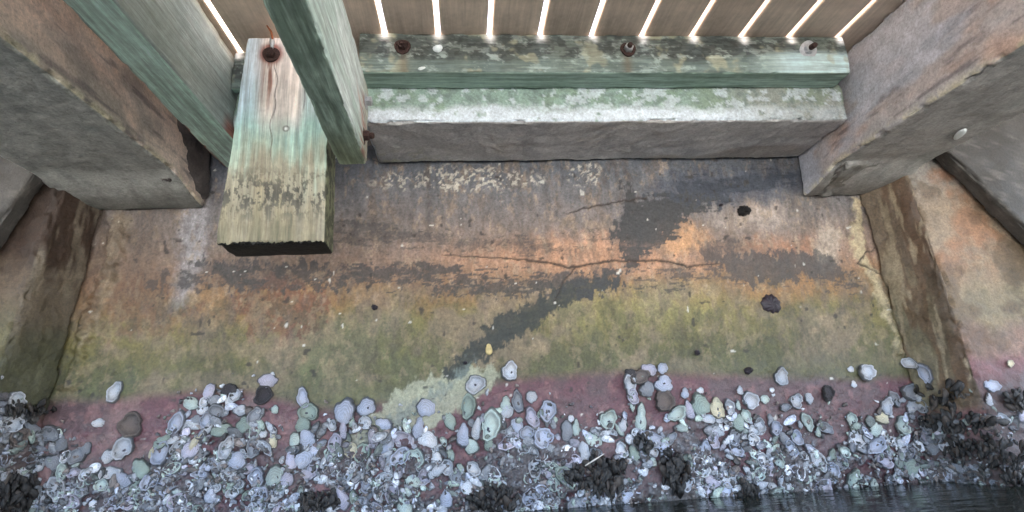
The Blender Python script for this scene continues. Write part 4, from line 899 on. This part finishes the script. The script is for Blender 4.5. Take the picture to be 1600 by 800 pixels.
# smaller shells of the crowd, individually placed where the crust is dense
CL = [(935, 742, 52, 38), (1052, 736, 30, 36), (770, 778, 52, 24), (495, 782, 38, 20), (20, 770, 44, 34), (1480, 645, 60, 12), (1545, 700, 70, 40)]
def inclump(px, py, k=.9): return any(((px-a)/(c*k))**2+((py-b)/(d*k))**2 < 1 for a, b, c, d in CL)
nrand = 300-len(placed); tries = 0; cnt = 0
zones = [(200, 'at the left end of the wall'), (440, 'below the left shell cluster'), (620, 'left of the wall centre'), (800, 'below the wall centre'), (1010, 'around the biggest mussel clump'), (1200, 'right of the small mussel clump'), (1420, 'on the right crust before the joint'), (1700, 'among the mussels on the right pile')]
while cnt < nrand and tries < 60000:
    tries += 1; px = random.uniform(8, 1595); tv = topv(px); py = random.uniform(tv+8, 800)
    if py > 795-(px-800)*.045 if px > 800 else py > 800: continue
    if inclump(px, py): continue
    r_ = 8.5+6*random.random()**1.5
    if math.sin(px*.047+1)*math.sin(py*.06+px*.013)+math.sin(px*.11+py*.09)*.5 < -.25: continue
    if any((px-a)**2+(py-b)**2 < (.72*(c+r_))**2 for a, b, c in placed): continue
    if py < tv+45 and random.random() < .4: continue
    colr = random.choice(['silver', 'blue', 'grey', 'lilac', 'silver', 'mint', 'lilac', 'white', 'blue', 'green'])
    if px > 1430 or px < 90: colr = random.choice(['grey', 'brown', 'grey', 'silver'])
    zn = next(b for a, b in zones if px < a); kd = random.choice(['cup', 'cup', 'cup', 'dome', 'flat', 'flat'])
    kw = {'cup': 'hollow', 'dome': 'rounded', 'flat': 'flat'}[kd]
    put_shell(px, py, 2*r_*random.uniform(.75, 1), 2*r_*random.uniform(.95, 1.25), random.uniform(-80, 80), colr, kd, 'small %s %s oyster shell %s' % (kw, {'blue': 'bluish'}.get(colr, colr), zn), tilt=8, lift=random.uniform(-.001, .001)); cnt += 1
# the rest of the crowd: hundreds of smaller oysters as one object
def clus(px, py): return math.sin(px*.047+1)*math.sin(py*.06+px*.013)+math.sin(px*.11+py*.09)*.5+.4*math.sin(px*.021+2)
def basis(n):
    xx = Vector((0, 0, 1)).cross(n).normalized()*-1
    if xx.x < 0: xx = -xx
    return xx, n.cross(xx)
def rest():
    arr = {}
    for kd in protos:
        arr[kd] = []
        for me in protos[kd]:
            V = np.array([v.co[:] for v in me.vertices]); S = 44; R_ = len(V)//S
            cc = np.empty(len(V)*4, np.float32); me.color_attributes['Col'].data.foreach_get('color', cc); cc = cc.reshape(-1, 4)[:, :3]
            keep = np.arange(len(V)).reshape(R_, S)[:, ::3]; arr[kd].append((V[keep.ravel()], cc[keep.ravel()], R_, keep.shape[1]))
    Vs, Cs, Fs, nb = [], [], [], 0; nn = 0; tr = 0; mine = []
    while nn < 900 and tr < 40000:
        tr += 1; px = random.uniform(-80, 1680); tv = topv(px); py = random.uniform(tv+14, 830)
        if 120 < px < 270 and py < 735 and random.random() < .9: continue
        if clus(px, py) < random.uniform(-.7, .5): continue
        if py < tv+60 and random.random() < .45: continue
        if inclump(px, py, .8): continue
        r_ = random.uniform(4.5, 9.5)
        if any((px-a)**2+(py-b)**2 < (.62*(c+r_))**2 for a, b, c in placed): continue
        if any((px-a)**2+(py-b)**2 < (.55*(c+r_))**2 for a, b, c in mine[-1500:]): continue
        p, n = hitpt(px, py)
        if p[2] < ZW-.03: continue
        mine.append((px, py, r_)); kd = random.choice(['cup', 'cup', 'dome', 'dome', 'flat']); V, cc, R_, S = random.choice(arr[kd])
        s_ = float(np.dot(p, FW))/F_PX*2*r_; xx, yy = basis(n); ang = random.uniform(0, 6.28)
        m3 = Matrix((xx, yy, n)).transposed() @ Matrix.Rotation(ang, 3, 'Z') @ Matrix.Rotation(random.gauss(0, .16), 3, 'X') @ Matrix.Rotation(random.gauss(0, .16), 3, 'Y')
        M3 = np.array(m3); q = (V*np.array([random.uniform(.8, 1.1), random.uniform(1, 1.35), 1.15])*s_)@M3.T+p+np.array(n)*random.uniform(-.001, .002)
        col_ = np.array(C(*PAL[random.choice(['silver', 'blue', 'grey', 'grey', 'silver', 'mint', 'lilac', 'white', 'green', 'brown', 'grey'])]))*random.choice([.25, .45, .75, 1., 1.2])
        if px > 1440 or px < 90: col_ = col_*.6
        Vs.append(q); Cs.append(cc*col_)
        idx = np.arange(R_*S).reshape(R_, S)+nb; a = idx[:-1]; b = idx[1:]
        Fs.append(np.stack([a, np.roll(a, -1, 1), np.roll(b, -1, 1), b], -1).reshape(-1, 4)); nb += R_*S; nn += 1
    o = mesh_obj('oyster_shells', np.vstack(Vs), np.vstack(Fs), M_BITS, col=np.vstack(Cs), recentre=False)
    tag(o, 'hundreds of smaller oyster shells filling the crowd between the larger ones', 'oyster shells', kind='stuff')
    return nn
rest()
# the countless small barnacles and shell bits: one object
def bits():
    Vs, Cs, Fs, nb = [], [], [], 0; S = 9
    prof = [(1.1, -.3, .3), (.95, .35, .8), (.66, .62, 1.15), (.36, .35, .5), (0.01, .30, .35)]
    prof2 = [(1.05, -.3, .3), (.9, .2, .8), (.6, .36, 1.1), (.3, .42, 1.0), (0.01, .45, 1.1)]
    nn = 0; tr = 0
    while nn < 6500 and tr < 60000:
        tr += 1; px = random.uniform(-60, 1660); tv = topv(px)
        py = tv-25+random.random()**.8*(835-tv+25)
        dens = .10 if py < tv else (.3 if py < tv+60 else .9)
        if 130 < px < 260 and py < 730: dens *= .25
        if clus(px, py) < random.uniform(-1.0, .4): dens *= .2
        if random.random() > dens: continue
        p, n = hitpt(px, py)
        if p[2] < ZW-.03: continue
        r = random.choice([1.6, 2, 2.4, 3, 4])*.0019*random.uniform(.7, 1.2)
        pr = prof if random.random() < .2 else prof2
        base = np.array(C(*PAL[random.choice(['silver', 'grey', 'grey', 'brown', 'dark', 'brown', 'blue', 'white', 'dark', 'green'])]))*random.choice([.2, .35, .6, 1.0])
        if px > 1440 or px < 90: base = base*.6
        xx, yy = basis(n); ang = random.uniform(0, 6.28); el_ = random.uniform(.45, 1)
        tn = (n+Vector((random.uniform(-.5, .5), random.uniform(-.2, .2), random.uniform(-.5, .5)))).normalized()
        off = np.array(n)*random.uniform(0, .006 if dens > .5 else .001)
        ph = random.uniform(0, 6.28); V = []; cc = []
        for (rr, h, c) in pr:
            for k in range(S):
                a = 2*math.pi*k/S; q_ = rr*r*(1+.3*math.sin(2*a+ph)+.22*math.sin(3*a+ph*2)); la, lb = q_*math.cos(a), q_*math.sin(a)*el_
                la, lb = la*math.cos(ang)-lb*math.sin(ang), la*math.sin(ang)+lb*math.cos(ang)
                v = xx*la+yy*lb+tn*(h*r); V.append((v.x, v.y, v.z)); cc.append(base*c)
        Vs.append(np.array(V)+p+off); Cs.append(np.array(cc)); m_ = len(pr)
        for j in range(m_-1):
            for k in range(S): Fs.append((nb+j*S+k, nb+j*S+(k+1) % S, nb+(j+1)*S+(k+1) % S, nb+(j+1)*S+k))
        nb += m_*S; nn += 1
    o = mesh_obj('barnacles', np.vstack(Vs), np.array(Fs), M_BITS, col=np.vstack(Cs), recentre=False)
    tag(o, 'dense crust of tiny barnacles and shell bits along the foot of the wall', 'barnacles', kind='stuff')
bits()
# ---------------------------------------------------------------- mussel clumps
def mussel_mesh(seed, mat):
    r = random.Random(seed); V, Fq = [], []; L_, S = 12, 12
    for j in range(L_+1):
        f = j/L_; wd = (math.sin(math.pi*min(1, f*.93+.05))**.8)*(.45+.55*f)*.42; th = wd*.5; bend = .10*math.sin(f*3.1)
        for k in range(S):
            a = 2*math.pi*k/S; rg = 1+.05*math.sin(6*a+f*20)
            V.append((wd*math.cos(a)*rg+bend, th*math.sin(a)*rg, f-.5))
    for j in range(L_):
        for k in range(S): Fq.append((j*S+k, j*S+(k+1) % S, (j+1)*S+(k+1) % S, (j+1)*S+k))
    Fq.append(tuple(range(S))[::-1]); Fq.append(tuple(range(L_*S, (L_+1)*S)))
    o = mesh_obj('mussel', V, Fq, mat, recentre=False); d = o.data; bpy.data.objects.remove(o); return d
MUS = [mussel_mesh(i, M_MUS) for i in range(3)]+[mussel_mesh(9, M_MUS2)]
def clump(px, py, rx, ry, n_, lab, lay=1.2, size=30):
    p, nn = hitpt(px, py); root = empty('mussel_clump', p); tag(root, lab, 'mussels')
    s = float(np.dot(p, FW))/F_PX
    n_ = min(98, int(n_*2.2))
    for i in range(n_):
        a = random.uniform(0, 6.28); q = math.sqrt(random.random()); dx, dz = q*math.cos(a)*rx*s*1.05*(1+.25*math.sin(3*a+px)), q*math.sin(a)*ry*s*(1+.25*math.sin(4*a+py))
        o = bpy.data.objects.new('mussel', MUS[random.choice([0, 1, 2, 0, 1, 3])]); sc.collection.objects.link(o); o.parent = root
        hh = (1-q)*.022+random.uniform(0, .008)
        xd = Vector((-nn.y, nn.x, 0)); 
        o.location = xd*dx*(1 if xd.x > 0 else -1)+Vector((0, 0, dz))+nn*hh
        ln = size*.62*s*random.uniform(.55, 1.35); o.scale = (ln*.9, ln*.9, ln)
        o.rotation_euler = (random.uniform(-.5, .5), lay*.45*(q*math.cos(a))+random.gauss(0, .4), random.uniform(-1.2, 1.2))
clump(935, 742, 42, 30, 46, 'biggest dark mussel clump low on the wall, a pale twig lying on it', 1.1, 32)
clump(1052, 736, 20, 26, 22, 'small dark mussel clump right of the biggest one', .5, 36)
clump(770, 780, 42, 18, 30, 'low dark mussel clump at the bottom centre', 1.0, 26)
clump(497, 783, 30, 14, 24, 'dark mussel clump at the bottom left of the wall', 1.0, 26)
clump(22, 772, 34, 28, 34, 'black mussel clump in the bottom left corner', 1.0, 32)
clump(1003, 690, 10, 14, 8, 'few thin dark mussels under the long slit oyster', .3, 24)
clump(1485, 655, 52, 14, 26, 'blade like dark mussels lying across the right joint', 2.6, 25)
clump(1470, 615, 26, 20, 12, 'dark mussels high on the right pile side', 1.6, 26)
clump(1535, 700, 52, 26, 58, 'broad dark mussel bed on the right pile above the water', 1.6, 23)
clump(1585, 625, 26, 14, 14, 'dark mussels at the right edge of the photo', 1.8, 26)
clump(1165, 765, 14, 14, 10, 'single dark mussel tuft touching the waterline at right', .4, 24)
clump(1585, 745, 24, 18, 20, 'dark mussels by the water in the bottom right corner', 1.2, 23)
clump(40, 640, 40, 12, 14, 'dark mussels on the left pile at the far left', 1.8, 24)
a_, b_ = onY(914, 728, 1.535), onY(944, 709, 1.545)
o = tube('twig', [a_, (a_+b_)/2+np.array([0, -.004, .001]), b_], [.0016, .0022, .0012], M_STICK); tag(o, 'thin pale twig lying on the biggest mussel clump', 'twig')
